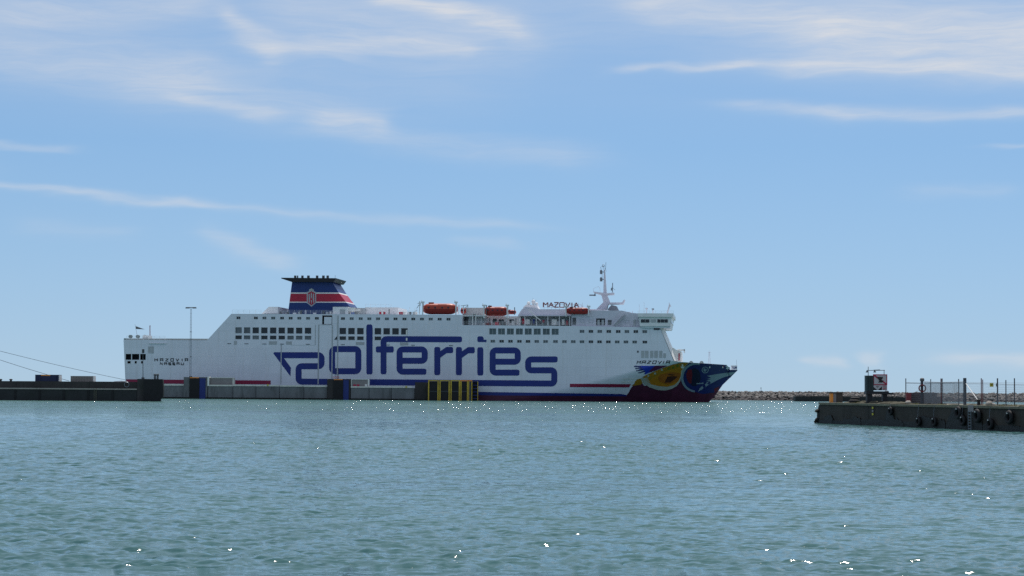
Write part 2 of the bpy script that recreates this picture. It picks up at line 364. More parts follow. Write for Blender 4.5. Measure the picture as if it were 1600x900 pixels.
# ------------------------------------------------------------------ ferry frame: s along the ship (bow +), t inboard from the starboard side, z up
YAW = R(6.0); SO = Vector((-130/F*575, 575, 0))
EX = Vector((math.cos(YAW), -math.sin(YAW), 0)); ET = Vector((math.sin(YAW), math.cos(YAW), 0))
BEAM = 27.0; HB = BEAM/2
def S(px, py, t=0.0):
    d = ray(px, py); lam = (t + (SO-CP).dot(ET))/d.dot(ET); p = CP + d*lam - SO
    return p.dot(EX), p.z
KM = 575/F                                     # metres per photo pixel at the ferry
# hull form: a box amidships, the bow drawn in to the stem, more at the waterline than at the deck
sW = S(1106, 629, HB)[0]; sB = S(1152.5, 578, HB)[0]
sD = S(1050, 566, 0)[0]; sF = sB-71
z_k = S(1053, 564.5, 0)[1]; z_136 = S(1136, 570.6, HB*.72)[1]; z_tip = S(1149, 577.8, HB*.95)[1]
s_k = sD; s_136 = S(1137, 570.6, HB*.72)[0]
def ztop(s):
    if s <= s_k: return z_k
    if s <= s_136: return z_k + (z_136-z_k)*(s-s_k)/(s_136-s_k)
    if s <= s_136+.5: return z_136 + (z_tip-z_136)*(s-s_136)/.5
    return z_tip
def hull_t(s, z):
    v = max(0, min(1.0, z/ztop(s)))
    st = sW + (sB-sW)*v**1.0; s0 = (sB-70) + (sD-1-(sB-70))*v**.8; p = 1.9 - .35*v
    return HB*max(0.0, min(1.0, (s-s0)/(st-s0)))**p
def H(px, py, off=0.05, n=10):
    t = 0.0
    for _ in range(n):
        s, z = S(px, py, t); t = .5*t + .5*hull_t(s, z)
    return (s, t-off, z)
def clip(poly, ax, val, keep_less):
    out = []
    for a, b in zip(poly, poly[1:]+poly[:1]):
        ia = (a[ax] <= val) if keep_less else (a[ax] >= val); ib = (b[ax] <= val) if keep_less else (b[ax] >= val)
        if ia: out.append(a)
        if ia != ib:
            k = (val-a[ax])/(b[ax]-a[ax]); out.append((a[0]+(b[0]-a[0])*k, a[1]+(b[1]-a[1])*k))
    return out
def drape(mb, loops, off, cell=3.0):
    """flat paint laid over the curved bow: loops in photo coordinates, cut into small facets that follow the plating"""
    flat = [p for l in loops for p in l]
    for tri in tessellate_polygon([[Vector((p[0], p[1], 0)) for p in l] for l in loops]):
        T = [flat[i] for i in tri]
        x0 = math.floor(min(p[0] for p in T)/cell)*cell; x1 = max(p[0] for p in T)
        x = x0
        while x < x1:
            A = clip(clip(T, 0, x, False), 0, x+cell, True) if len(T) > 2 else []
            if len(A) > 2:
                y = math.floor(min(p[1] for p in A)/cell)*cell; y1 = max(p[1] for p in A)
                while y < y1:
                    Bq = clip(clip(A, 1, y, False), 1, y+cell, True)
                    if len(Bq) > 2: mb.add([H(*p, off) for p in Bq], [tuple(range(len(Bq)))])
                    y += cell
            x += cell
    return mb
def flatpoly(mb, loops, off=.04):
    flat = [p for l in loops for p in l]
    vs = [S(*p) for p in flat]
    return mb.add([(s, -off, z) for s, z in vs], [tuple(t) for t in tessellate_polygon([[Vector((p[0], p[1], 0)) for p in l] for l in loops])])
def fillet(pts, r, closed=False, n=6):
    out = []; N_ = len(pts)
    for i, p in enumerate(pts):
        if not closed and i in (0, N_-1): out.append(Vector(p)); continue
        a, b, c = Vector(pts[i-1]), Vector(p), Vector(pts[(i+1) % N_])
        d0 = (a-b).normalized(); d1 = (c-b).normalized(); k = d0.angle(d1)
        dist = min(r/math.tan(k/2), (a-b).length*.5, (c-b).length*.5); rr_ = dist*math.tan(k/2)
        ctr = b + (d0+d1).normalized()*(rr_/math.sin(k/2)); p0 = b+d0*dist; p1 = b+d1*dist
        a0 = (p0-ctr); a1 = (p1-ctr); tot = a0.angle_signed(a1)
        for j in range(n+1):
            t = -tot*j/n; co, si = math.cos(t), math.sin(t); out.append(ctr + Vector((a0.x*co-a0.y*si, a0.x*si+a0.y*co)))
    return out
def ribbon_polys(pts, w, r=None, closed=False, cap=(True, True), capl=.32):
    r = w*.5 if r is None else r; P = fillet([Vector(p) for p in pts], r, closed) if r > 0 else [Vector(p) for p in pts]; n = len(P); polys = []
    L_, R_ = [], []
    for i, p in enumerate(P):
        a = P[i-1] if (i > 0 or closed) else p; b = P[(i+1) % n] if (i < n-1 or closed) else p
        d = (b-a).normalized(); nn = Vector((-d.y, d.x))
        if r == 0 and 0 < i < n-1:
            d0 = (p-a).normalized(); nn = nn/max(.5, nn.dot(Vector((-d0.y, d0.x))))
        L_.append(p+nn*w/2); R_.append(p-nn*w/2)
    for i in range(n if closed else n-1):
        j = (i+1) % n; polys.append([tuple(L_[i]), tuple(L_[j]), tuple(R_[j]), tuple(R_[i])])
    if not closed:
        for k, (e, o) in enumerate(((0, 1), (n-1, n-2))):
            if cap[k]:
                d = (P[e]-P[o]).normalized(); q = d*w*capl; nn = Vector((-d.y, d.x))*w/2; p = P[e]; c = .70
                polys.append([tuple(p+nn), tuple(p+nn*c+q*.72 + nn*.13), tuple(p+nn*.62+q), tuple(p-nn*.62+q), tuple(p-nn*c+q*.72 - nn*.13), tuple(p-nn)])
    return polys
def lay(mb, polys, off=.04, dr=False):
    for q in polys:
        if dr: drape(mb, [q], off)
        else: flatpoly(mb, [q], off)
    return mb

FERRY = thing('ferry', 'white passenger ferry with large navy lettering and a painted bow, moored beyond the quays', 'ferry', SO, -YAW, world=False)
def pbox(px0, py0, px1, py1, t0, t1, mb=None):
    mb = mb or MB(); s0, z1 = S(px0, py0, t0); s1, z0 = S(px1, py1, t0); return mb.box(min(s0, s1), max(s0, s1), t0, t1, z0, z1)
def pprism(poly, t0, t1, mb=None):
    return (mb or MB()).prism([S(*p, t0) for p in poly], t0, t1)
def FP(px, py, t): s, z = S(px, py, t); return (s, t, z)

# ---- windows
WIN_MESH = {}
def win_mesh(w, h, glass, split):
    k = (round(w, 2), round(h, 2), glass, split)
    if k in WIN_MESH: return WIN_MESH[k]
    a, b, d, fl = w/2, h/2, .22, .07
    fr = MB()
    for (x0, x1, z0, z1) in ((-a, a, b-.05, b), (-a, a, -b, -b+.05), (-a, -a+.05, -b+.05, b-.05), (a-.05, a, -b+.05, b-.05)): fr.box(x0, x1, -.035, d-.01, z0, z1)
    if split: fr.box(-.045, .045, .05, d-.01, -b+.05, b-.05)
    gl = MB().box(-a+.002, a-.002, d, d+.05, -b+.002, b-.002)
    WIN_MESH[k] = (fr.mesh('window', 'frame'), gl.mesh('pane', glass)); return WIN_MESH[k]
HOLES = []
WINS = []
def window(px, py, w, h, glass='glass', split=False, t=0.0, hole=True):
    s, z = S(px, py, t); W, Hh = w*KM, h*KM
    if hole: HOLES.append([(s-W/2, z-Hh/2), (s+W/2, z-Hh/2), (s+W/2, z+Hh/2), (s-W/2, z+Hh/2)])
    fm, gm = win_mesh(W, Hh, glass, split)
    o = bpy.data.objects.new('window', fm); COL.objects.link(o); o.parent = FERRY; o.location = (s, t, z)
    p = bpy.data.objects.new('pane', gm); COL.objects.link(p); p.parent = o
rw = random.Random(3)
for x in [372.6, 399.8, 413.1, 426.8, 440.7, 454.2, 467.7, 481.4, 495.1]: window(x, 496.6+(x-372)*.006, 6.4, 4.2, rw.choice(['glass', 'glass', 'curt', 'glassg']), True)
for x in [535.9, 549.5, 563.5, 577.1, 590.7, 604.5, 618, 632, 645.7, 659.3, 673.1, 687, 700.8]: window(x, 497.7+(x-535)*.006, 6.4, 4.2, rw.choice(['glass', 'glass', 'glass', 'curt', 'glassg']), True)
for i, x in enumerate([372.8, 386.1, 399.6, 413.1, 426.8, 440.3, 454, 467.5, 481.2]):
    window(x, 516.0+(x-372)*.006, 10.4, 9.6, 'curt' if i < 2 else 'glass'); window(x, 527.0+(x-372)*.006, 10.4, 6.2, 'glass' if i in (0, 3, 4, 5) else 'curt')
for x in [535.6, 549.2, 563.1, 577.3, 590.5, 604.2, 618, 631.9]:
    window(x, 517.2+(x-535)*.006, 10.6, 10.2, 'glass'); window(x, 528.3+(x-535)*.006, 10.6, 6.0, 'glass')
for x in [769.9, 783.6, 797.5, 811.5, 825.4, 839.4, 853.5, 867.4]: window(x, 517.8+(x-770)*.004, 10.8, 9.6, 'glassg', True)
for x in [770, 783.8, 797.6, 811.6, 825, 838.7, 852.5, 868, 881.9, 895.7, 909.4, 923.3, 936.8, 950.5, 964.4, 978.1, 991.7, 1007.6]:
    window(x, 533.1+(x-770)*.0055, 7.2, 4.4, rw.choice(['glass', 'glassg', 'glass', 'curt']), True)
for x in [909.4, 923.3, 937.2, 951.3, 966, 979.6, 993.5, 1007.4]: window(x, 517.7+(x-909)*.004, 7.2, 4.6, rw.choice(['glass', 'glass', 'curt']), True)
# stern mooring openings and the shell door
OPEN = []
for (x0, y0, x1, y1) in [(196.6, 553, 204.9, 562.2), (206.4, 553, 217.4, 562.2), (219.2, 553, 227.6, 562.4), (199.2, 564.2, 204, 568), (210.5, 564.2, 213.6, 568), (220.4, 564.2, 223.4, 568), (503.6, 492.8, 519, 507)]:
    s0, z1 = S(x0, y0); s1, z0 = S(x1, y1); HOLES.append([(s0, z0), (s1, z0), (s1, z1), (s0, z1)]); OPEN.append((s0, s1, z0, z1))

# ---- hull: side plating with its openings, decks, stern, curved bow
def hull():
    mb = MB()
    out = [(193, 530.7), (323.5, 531.6), (361.5, 490.2), (560, 491), (722, 491.9), (722, 508), (890, 509.2), (1000, 511.2), (1031, 511.4)]
    top = [S(*p) for p in out]; sl = S(197.5, 622)[0]
    corner = (S(1053, 564)[0], z_k)
    outline = [(sl, -1.5)] + top + [corner, (sF, z_k), (sF, -1.5)]
    loops = [outline] + HOLES
    flat = [p for l in loops for p in l]
    tr = tessellate_polygon([[Vector((p[0], p[1], 0)) for p in l] for l in loops])
    mb.add([(s, 0, z) for s, z in flat], [tuple(t) for t in tr])
    no = len(outline); tr2 = tessellate_polygon([[Vector((p[0], p[1], 0)) for p in outline]])
    mb.add([(s, BEAM, z) for s, z in outline], [tuple(reversed(t)) for t in tr2])
    rim = outline[:no-2]
    for a, b in zip(rim, rim[1:]): mb.add([(a[0], 0, a[1]), (b[0], 0, b[1]), (b[0], BEAM, b[1]), (a[0], BEAM, a[1])], [(0, 1, 2, 3)])
    NU, NV = 110, 22
    for port in (0, 1):
        vs = []
        for j in range(NV+1):
            v = -.1 + 1.1*j/NV; vv = max(v, 0)
            st = sW + (sB-sW)*vv
            for i in range(NU+1):
                u = (i/NU)**.85; s = sF + (st-sF)*u; z = v*ztop(s); t = hull_t(s, z) if i < NU else HB
                vs.append((s, BEAM-t if port else t, z))
        mb.add(vs, [(j*(NU+1)+i, j*(NU+1)+i+1, (j+1)*(NU+1)+i+1, (j+1)*(NU+1)+i) for j in range(NV) for i in range(NU)])
    n = 40; vs = []
    for i in range(n+1):                        # foredeck inside the bulwark
        s = s_k-1 + (sB-.3-s_k+1)*i/n; z = ztop(s)-1.1; t = hull_t(s, z)+.05; vs += [(s, t, z), (s, BEAM-t, z)]
    mb.add(vs, [(2*i, 2*i+1, 2*i+3, 2*i+2) for i in range(n)])
    mb.build('hull', 'white', FERRY, recalc=False)
    for (s0, s1, z0, z1) in OPEN:
        d = 1.6; m = MB()
        m.add([(s0, 0, z0), (s1, 0, z0), (s1, 0, z1), (s0, 0, z1), (s0, d, z0), (s1, d, z0), (s1, d, z1), (s0, d, z1)], [(0, 1, 5, 4), (1, 2, 6, 5), (2, 3, 7, 6), (3, 0, 4, 7), (4, 5, 6, 7)])
        m.build('mooring_port' if s0 < -60 else 'door_opening', 'recess', FERRY)
hull()
s0, s1, z0, z1 = OPEN[-1]
MB().box(s0+.55, s1-.15, -.02, .15, z0+.1, z1-.45).build('shell_door', 'white', FERRY)
for (x0, x1) in ((231.6, 235.4), (236.2, 240)): pbox(x0, 541.3, x1, 552, -.06, .0).build('hatch_panel', 'grey', FERRY)
pbox(232, 536, 260, 536.9, -.35, 0).build('rubbing_rail', 'white2', FERRY)
for (x0, y0, x1, y1) in [(420.2, 533.2, 432.8, 538.4), (447, 533.4, 455.8, 538.4), (556.2, 534.4, 569.2, 539), (625, 535, 637.8, 539.6), (365.5, 532.5, 370, 538.4)]:
    pbox(x0, y0, x1, y1, -.05, 0).build('vent_grille', 'grey', FERRY)
for x in (385, 413, 440.6, 481, 535.5, 606, 645.3, 704.5, 358): pbox(x-3, 536.6+(x-385)*.0085, x+3, 537.5+(x-385)*.0085, -.10, 0).build('scupper', 'dgrey', FERRY)
for (x0, x1, y0) in [(1002, 1006.8, 548), (1008, 1013.2, 548), (1015.9, 1020.9, 548), (1022.3, 1028, 548), (1030, 1035, 548), (1036.4, 1040.6, 552)]:
    pbox(x0, y0, x1, 559, -.06, 0).build('vent_panel', 'grey', FERRY)
pbox(995.5, 548, 998, 551, -.06, 0).build('side_light_board', 'dgrey', FERRY)
# plating seams that stand a little proud
for (x0, y0, x1, y1) in [(438.8, 537, 439.5, 600), (497.2, 507.6, 497.9, 600), (518.6, 507.6, 519.3, 592), (492.3, 507.6, 493, 539), (497, 507.2, 519, 507.8), (455, 538.8, 493, 539.3), (527.3, 493, 527.9, 592)]:
    pbox(x0, y0, x1, y1, -.05, 0).build('plating_seam', 'grey', FERRY)
pbox(634.2, 515.6, 636.6, 523.2, -.06, 0).build('window_reflection', 'whitep', FERRY); pbox(634.2, 528, 636.6, 532.2, -.06, 0).build('window_reflection', 'whitep', FERRY)  # white plates paint in a reflection at the last window
def tri_w(p): m = MB(); flatpoly(m, [p], .05); return m
tri_w([(522, 530.8), (526.8, 525), (526.8, 530.8)]).build('corner_light', 'glass', FERRY)

# ---- lettering on the side
BLU = 'blue'
def letter(parts, off=.045):
    m = MB()
    for q in parts: lay(m, q if isinstance(q[0], list) else [q], off)
    m.build('letter', BLU, FERRY, recalc=False)
W_ = 9.4
letter([ribbon_polys([(436, 555), (502.4, 555), (502.4, 572.2), (466.6, 572.2), (466.6, 596.2), (512, 596.6)], W_, 5, cap=(False, False)),
        [(436, 559.7), (430, 556), (427.4, 552.6), (427.6, 551), (429, 550.3), (436, 550.3)], [(430, 556), (436, 559.7), (443.8, 559.7), (454.6, 574.6), (453.9, 588)]])
letter([ribbon_polys([(519, 545.4), (559.9, 545.4), (559.9, 580), (519, 580)], W_, 5, True)])
letter([ribbon_polys([(577.3, 510), (577.3, 581.8)], 9.6)])
letter([ribbon_polys([(599.3, 581.8), (599.3, 529.8), (718.9, 530.3)], 9.2, 5), [(589, 541.2), (594.7, 541.2), (594.7, 550.8), (589, 550.8), (587.4, 549), (587.2, 543)], [(603.9, 541.2), (613.4, 541.2), (615.2, 543), (615.2, 549), (613.4, 550.8), (603.9, 550.8)]])
def e_(dx, dy): letter([ribbon_polys([(663.2+dx, 580.7+dy), (624.4+dx, 580.7+dy), (624.4+dx, 546+dy), (663.6+dx, 546+dy), (663.6+dx, 563.7+dy), (629.1+dx, 563.7+dy)], W_, 5, cap=(True, False))])
e_(0, 0); 
def r_(dx, dy):
    letter([ribbon_polys([(683.3+dx, 545+dy), (683.3+dx, 583+dy)], 9.4), [(688+dx, 548.5+dy), (697.6+dx, 542+dy), (706.4+dx, 542+dy), (708+dx, 543.6+dy), (708+dx, 550+dy), (706.4+dx, 551.7+dy), (698+dx, 551.7+dy), (688+dx, 558.9+dy)]])
r_(0, .1); r_(33.8, .3)
letter([ribbon_polys([(750.5, 545.6), (750.5, 583.6)], 9.4), [(747.5, 525.5), (753.5, 525.5), (755.6, 528), (756, 530.8), (760.2, 530.8), (760.2, 534.5), (747.5, 534.5), (745.9, 532.5), (745.9, 527.5)]])
e_(145.4, 1.5)
letter([ribbon_polys([(868.2, 561.6), (825.3, 561.6), (825.3, 578.6), (866.1, 578.6), (866.1, 599.3), (852, 599.2)], W_, 5, cap=(True, False))])
m = MB(); lay(m, [[(512, 592), (512, 601.3), (852, 603.9), (852, 594.5)]], .045); m.build('hull_stripe', BLU, FERRY, recalc=False)
# waterline paint: red stripe stubs, blue band, maroon bottom
m = MB(); flatpoly(m, [[(197, 592.6), (423, 594.6), (423, 600.6), (197, 599)]], .045); m.build('hull_stripe', 'red', FERRY, recalc=False)
m = MB(); drape(m, [[(890.5, 599.6), (986, 600.2), (983, 605.4), (890.5, 604.8)]], .05); m.build('hull_stripe', 'red', FERRY, recalc=False)
m = MB(); drape(m, [[(240, 609.8), (747, 612.3), (970, 615.6), (979, 617.2), (979, 619.2), (747, 617.6), (240, 614.5)]], .05, 6); m.build('waterline_stripe', BLU, FERRY, recalc=False)
m = MB(); drape(m, [[(240, 614.5), (747, 617.6), (979, 619.2), (979, 634), (240, 634)]], .05, 6); m.build('boot_topping', 'boot', FERRY, recalc=False)

# ---- the painted bow
def paint(name, loops, mt, lvl, cell=3.0):
    m = MB(); drape(m, loops, .05+.03*lvl, cell); m.build(name, mt, FERRY, recalc=False)
def hz(pts): return [(980+x/8.889, 540+y/8.889) for x, y in pts]
def ell(cx, cy, rx, ry, rot=0, a0=0, a1=360, n=28):
    o = []
    for i in range(n+1 if a1-a0 < 360 else n):
        t = math.radians(a0+(a1-a0)*i/n); x, y = rx*math.cos(t), ry*math.sin(t); c, s_ = math.cos(math.radians(rot)), math.sin(math.radians(rot)); o.append((cx+x*c-y*s_, cy+x*s_+y*c))
    return o
paint('maroon_field', [hz([(-10, 690), (10, 670), (60, 580), (110, 530), (190, 500), (240, 560), (760, 430), (1000, 560), (1180, 560), (1330, 540), (1225, 690), (1090, 830), (-10, 830)])], 'boot', 0)
paint('navy_field', [hz([(700, 238), (1060, 246), (1386, 268), (1392, 296), (1424, 300), (1424, 335), (1537, 340), (1370, 503), (1220, 648), (1050, 672), (960, 650), (800, 600), (720, 430)])], 'bownavy', 1)
paint('cobalt_feather', [hz([(165, 280), (480, 280), (420, 330), (250, 400), (235, 395), (255, 365), (185, 372), (240, 340), (150, 330), (230, 315), (150, 300)])], 'cobalt', 1)
paint('purple_feather', [hz([(390, 280), (560, 280), (420, 335), (330, 370), (300, 360), (345, 320)])], 'purple', 2)
for q in ([(100, 278), (190, 284), (190, 300), (92, 296)], [(108, 312), (200, 305), (215, 318), (116, 326)], [(118, 346), (215, 328), (230, 342), (126, 356)], [(150, 376), (235, 350), (252, 366), (160, 384)]):
    paint('feather_tip', [hz(q)], 'bownavy', 2)
for (y0, y1, x1) in ((458, 470, 190), (498, 512, 270)): paint('pale_streak', [hz([(-80, y0), (x1, y0), (x1, y1), (-80, y1)])], 'whitep', 1)
paint('ochre_step', [hz([(108, 500), (140, 470), (190, 455), (215, 520), (180, 545), (60, 560), (100, 530)])], 'ochre', 2)
lens = [(185, 462), (260, 410), (380, 355), (520, 300), (650, 258), (760, 236), (860, 236), (800, 300), (765, 360), (752, 430), (735, 500), (690, 560), (620, 600), (530, 624), (420, 616), (310, 580), (230, 525)]
paint('pale_lens', [hz(lens)], 'bowpale', 3)
paint('amber_lens', [hz([(245, 470), (300, 415), (400, 368), (520, 320), (640, 268), (760, 240), (850, 240), (790, 300), (752, 350), (742, 430), (715, 490), (660, 545), (560, 572), (450, 565), (340, 540), (280, 505)])], 'amber', 4)
paint('ochre_rim', [hz([(215, 440), (300, 396), (400, 350), (520, 303), (640, 262), (760, 240), (850, 240), (800, 292), (700, 310), (560, 350), (420, 410), (330, 470), (300, 505), (250, 480)])], 'ochre', 5)
paint('russet_patch', [hz([(470, 400), (620, 370), (742, 385), (740, 440), (690, 500), (560, 540), (450, 500), (430, 440)])], 'russet', 6)
paint('umber_patch', [hz([(560, 430), (640, 425), (700, 430), (660, 470), (600, 510), (520, 515), (540, 470)])], 'umber', 7)
paint('umber_patch', [hz([(570, 398), (660, 402), (640, 416), (565, 412)])], 'umber', 7)
for i in range(15):                                   # scalloped upper edge
    u = i/14; x = 262+u*440; y = 418-u*150+12*math.sin(u*9); s_ = 17
    paint('scale', [hz([(x-s_, y+14), (x-2, y-13), (x+s_, y+4), (x+4, y+22)])], ('bowpale' if i % 3 == 1 else 'amber') if i < 9 else ('olive' if i % 2 == 0 else 'ochre'), 8)
for i in range(6): paint('pale_barb', [hz([(205+i*6, 452+i*17), (290+i*9, 446+i*17), (285+i*8, 454+i*17), (215+i*8, 466+i*17)])], 'bowpale', 6)
gill = hz(ell(955, 445, 207, 205, 0, 95, 285)); gill_in = hz(ell(958, 445, 178, 180, 0, 95, 285))
paint('gill_arc', [gill + gill_in[::-1]], 'bowgrey', 3)
paint('dark_patch', [hz(ell(935, 440, 85, 125))], 'bowdark', 2)
paint('crimson_patch', [hz([(850, 330), (895, 330), (905, 400), (890, 530), (855, 520), (825, 450), (820, 390)])], 'crimson', 3)
paint('beak', [hz([(1110, 420), (1230, 398), (1390, 376), (1512, 366), (1440, 412), (1340, 440), (1255, 478), (1130, 545), (1000, 632), (985, 640), (1010, 585), (1040, 566), (1105, 520), (1100, 505), (1160, 500), (1100, 486), (1165, 470), (1105, 462), (1170, 448)])], 'bowgrey', 3)
paint('pale_dash', [hz([(962, 522), (1060, 514), (1062, 530), (965, 536)])], 'bowgrey', 4)
for i in range(4): paint('feather_barb', [hz([(1000+i*34, 600-i*24), (1040+i*34, 560-i*20), (1062+i*34, 585-i*22), (1030+i*34, 620-i*26)])], 'bownavy' if i % 2 else 'bowgrey', 4)
paint('lower_blue', [hz([(1050, 640), (1160, 560), (1300, 470), (1420, 418), (1330, 540), (1225, 650), (1080, 668)])], 'bownavy', 2)
paint('crimson_patch', [hz([(1210, 600), (1290, 560), (1260, 612), (1215, 658)])], 'crimson', 3)
ring = hz(ell(1083, 338, 48, 46)); paint('emblem_ring', [ring, hz(ell(1083, 338, 38, 36))[::-1]], 'bowgrey', 3)
paint('emblem', [hz([(1062, 320), (1082, 312), (1076, 332), (1100, 326), (1106, 342), (1084, 352), (1096, 366), (1070, 360), (1058, 344)])], 'bowgrey', 3)
m = MB()
for q in ribbon_polys(hz([(768, 262), (768, 305)]), 1.2, 0) + ribbon_polys(hz([(748, 288), (755, 306), (768, 312), (781, 306), (788, 288)]), 1.2, 0) + ribbon_polys(hz([(757, 272), (779, 272)]), 1.1, 0): drape(m, [q], .34)
m.build('anchor_mark', 'whitep', FERRY, recalc=False)
for (x, y, c) in ((1147, 302, 'whitep'), (1328, 302, 'whitep'), (1395, 308, 'whitep'), (1336, 292, 'signred')): paint('fairlead_mark', [hz([(x-7, y-12), (x+6, y-14), (x+8, y+10), (x-8, y+12)])], c, 3)

# ---- small lettering
GL = {'M': [[(0, 1), (0, 0), (.5, .55), (1, 0), (1, 1)]], 'A': [[(0, 1), (0, 0), (1, 0), (1, 1)], [(0, .55), (1, .55)]], 'Z': [[(0, 0), (1, 0), (0, 1), (1, 1)]], 'O': [[(0, 0), (1, 0), (1, 1), (0, 1), (0, 0)]],
      'V': [[(0, 0), (.5, 1), (1, 0)]], 'I': [[(.5, 0), (.5, 1)]], 'N': [[(0, 1), (0, 0), (1, 1), (1, 0)]], 'S': [[(1, 0), (0, 0), (0, .5), (1, .5), (1, 1), (0, 1)]], 'U': [[(0, 0), (0, 1), (1, 1), (1, 0)]], 'T': [[(0, 0), (1, 0)], [(.5, 0), (.5, 1)]]}
def small_text(word, xs, y0, y1, w, lw, slant=0.0, dr=False):
    for ch, x in zip(word, xs):
        m = MB()
        for st in GL[ch]:
            pts = [(x - w/2 + a*w + (1-b)*slant*(y1-y0), y0 + b*(y1-y0)) for a, b in st]
            for q in ribbon_polys(pts, lw, 0, cap=(False, False)): drape(m, [q], .09) if dr else flatpoly(m, [q], .05)
        m.build('letter', 'signb', FERRY, recalc=False)
small_text('MAZOVIA', [244, 252.5, 260.8, 268.9, 277.2, 284.6, 291.4], 560.4, 564.4, 4.3, 1.15)
small_text('NASSAU', [252.3, 258.8, 265.3, 271.6, 278.2, 285], 566.6, 570, 3.8, 1.0)
small_text('MAZOVIA', [997.5, 1005.3, 1013.4, 1021.8, 1030, 1036, 1043], 563.8, 568.3, 5.0, 1.05, .35, True)

# ---- decks, houses, funnel, mast, bridge
pbox(193.5, 528.6, 330, 531.4, 4, 23).build('aft_deck', 'deck', FERRY)
pprism([(408.7, 490), (420, 479.4), (434.6, 479.4), (434.6, 490)], 3, 20).build('ventilator_house', 'white2', FERRY)
def bands():
    fy = [(434.9, None), (440.6, 'cap')]
    L_ = lambda y: 456.3 + (450-456.3)*(y-440.6)/(489-440.6)
    def R_(y): return 518.9 + (529.6-518.9)*(y-440.6)/(458-440.6) if y < 458 else 529.6 + (545.6-529.6)*(y-458)/(478.4-458) if y < 478.4 else 545.8
    t0, t1 = 7, 20
    for y0, y1, mt in [(440.6, 457, 'fblue'), (457, 458.9, 'whitep'), (458.9, 471.4, 'fred'), (471.4, 472.9, 'whitep'), (472.9, 492, 'fblue')]:
        poly = [(L_(y0), y0), (R_(y0), y0)] + ([(R_(478.4), 478.4)] if y0 < 478.4 < y1 else []) + [(R_(y1), y1), (L_(y1), y1)]
        pprism(poly, t0 - (.03 if mt == 'whitep' else 0), t1 + (.03 if mt == 'whitep' else 0)).build('funnel' if mt != 'whitep' else 'funnel_band', mt, FERRY)
    pprism([(439.4, 433.9), (525, 434.6), (524.6, 435.8), (520.7, 440.5), (455, 440.3), (439.4, 435.2)], 5.5, 21.5).build('funnel_cap', 'black', FERRY)
    for x, r in ((461.3, .36), (465, .2), (472.5, .36), (481.9, .40), (495.5, .38), (505.3, .40), (512, .38)):
        s, z = S(x, 434.5, 12); MB().lathe((s, 12, z), [(r, 0), (r, .75), (r*.8, .76), (r*.8, .3)], 10).build('exhaust_pipe', 'dgrey', FERRY)
    MB().path([FP(523.6, 434.5, 12), FP(523.8, 430, 12)], .05, 4).build('aerial', 'dgrey', FERRY)
    sh = [(486.6, 450.6), (489.8, 452), (490.8, 455.2), (494, 456.4), (494, 473.2), (486.6, 479.3), (479.3, 473.2), (479.3, 456.4), (482.4, 455.2), (483.4, 452)]
    c = Vector((486.6, 465)); sh2 = [(486.6, 455), (492.2, 458), (492.2, 472.5), (486.6, 477.2), (481.1, 472.5), (481.1, 458)]
    def pl(q, off, mt, n): MB().prism([S(*p, 7-off) for p in q], 7-off, 7).build(n, mt, cr_)
    cr_ = MB().prism([S(*p, 6.94) for p in sh], 6.94, 6.999).build('funnel_crest', 'grey', FERRY)
    pl(sh2, .09, 'fred', 'shield')
    for q in ([(482.2, 459), (483.6, 459), (484.6, 466), (483.6, 474), (482.4, 472)], [(489.2, 459), (490.6, 459), (491, 472), (489.8, 474), (488.6, 466)], [(485.8, 457.5), (487.2, 457.5), (487.6, 463), (486.5, 467), (485.4, 463)], [(485.6, 469), (487.6, 469), (486.6, 476)]): pl(q, .12, 'grey', 'crest_mark')
    for q in ([(484.6, 451.6), (486.6, 450.4), (488.6, 451.6), (488.2, 454), (485, 454)],): pl(q, .12, 'bowpale', 'crown')
bands()
pbox(520, 479.4, 543.6, 491, 1.5, 6).build('deck_house', 'white2', FERRY)
pbox(531.2, 483.5, 539, 490.8, 1.42, 1.5).build('door', 'grey', FERRY)
pbox(543.7, 480.5, 553.8, 486.8, 2, 6).build('ventilator_house', 'whitep', FERRY)
pbox(554.2, 481.2, 570.5, 491, 4, 9).build('deck_house', 'grey', FERRY)
pbox(570.7, 480.2, 622, 491.5, 5, 22).build('deck_house', 'white2', FERRY)
pbox(556, 483, 562, 485.6, 2, 3).build('liferaft_canister', 'whitep', FERRY)
for x in (504, 508.6, 513): pass
def railing(pts, t, h, n=None, rails=3, r=.035, closed_t=None):
    """guard rail along photo points at inboard distance t: stanchions and rails"""
    m = MB(); P = [Vector(FP(x, y, t)) for x, y in pts]
    for a, b in zip(P, P[1:]):
        L_ = (b-a).length; k = max(1, round(L_/1.6))
        for i in range(k+1):
            p = a.lerp(b, i/k); m.tube(p, p+Vector((0, 0, h)), r, r, 4)
        for q in range(rails): o = Vector((0, 0, h*(q+1)/rails)); m.tube(a+o, b+o, r*.8, r*.8, 4)
    return m.build('guard_rail', 'white2', FERRY)
railing([(363, 490.2), (408, 490.4)], .4, 1.1)
railing([(435, 490.4), (519, 490.9)], .4, 1.1)
railing([(571, 480.2), (611, 480.6)], 5.2, .9, rails=1)
railing([(622, 491.6), (655, 491.8)], .4, 1.1)
railing([(724, 508), (812, 508.6), (893, 509.2), (1000, 511.1)], .35, 1.1)
railing([(198, 530.8), (258, 531.2)], .4, 1.1)
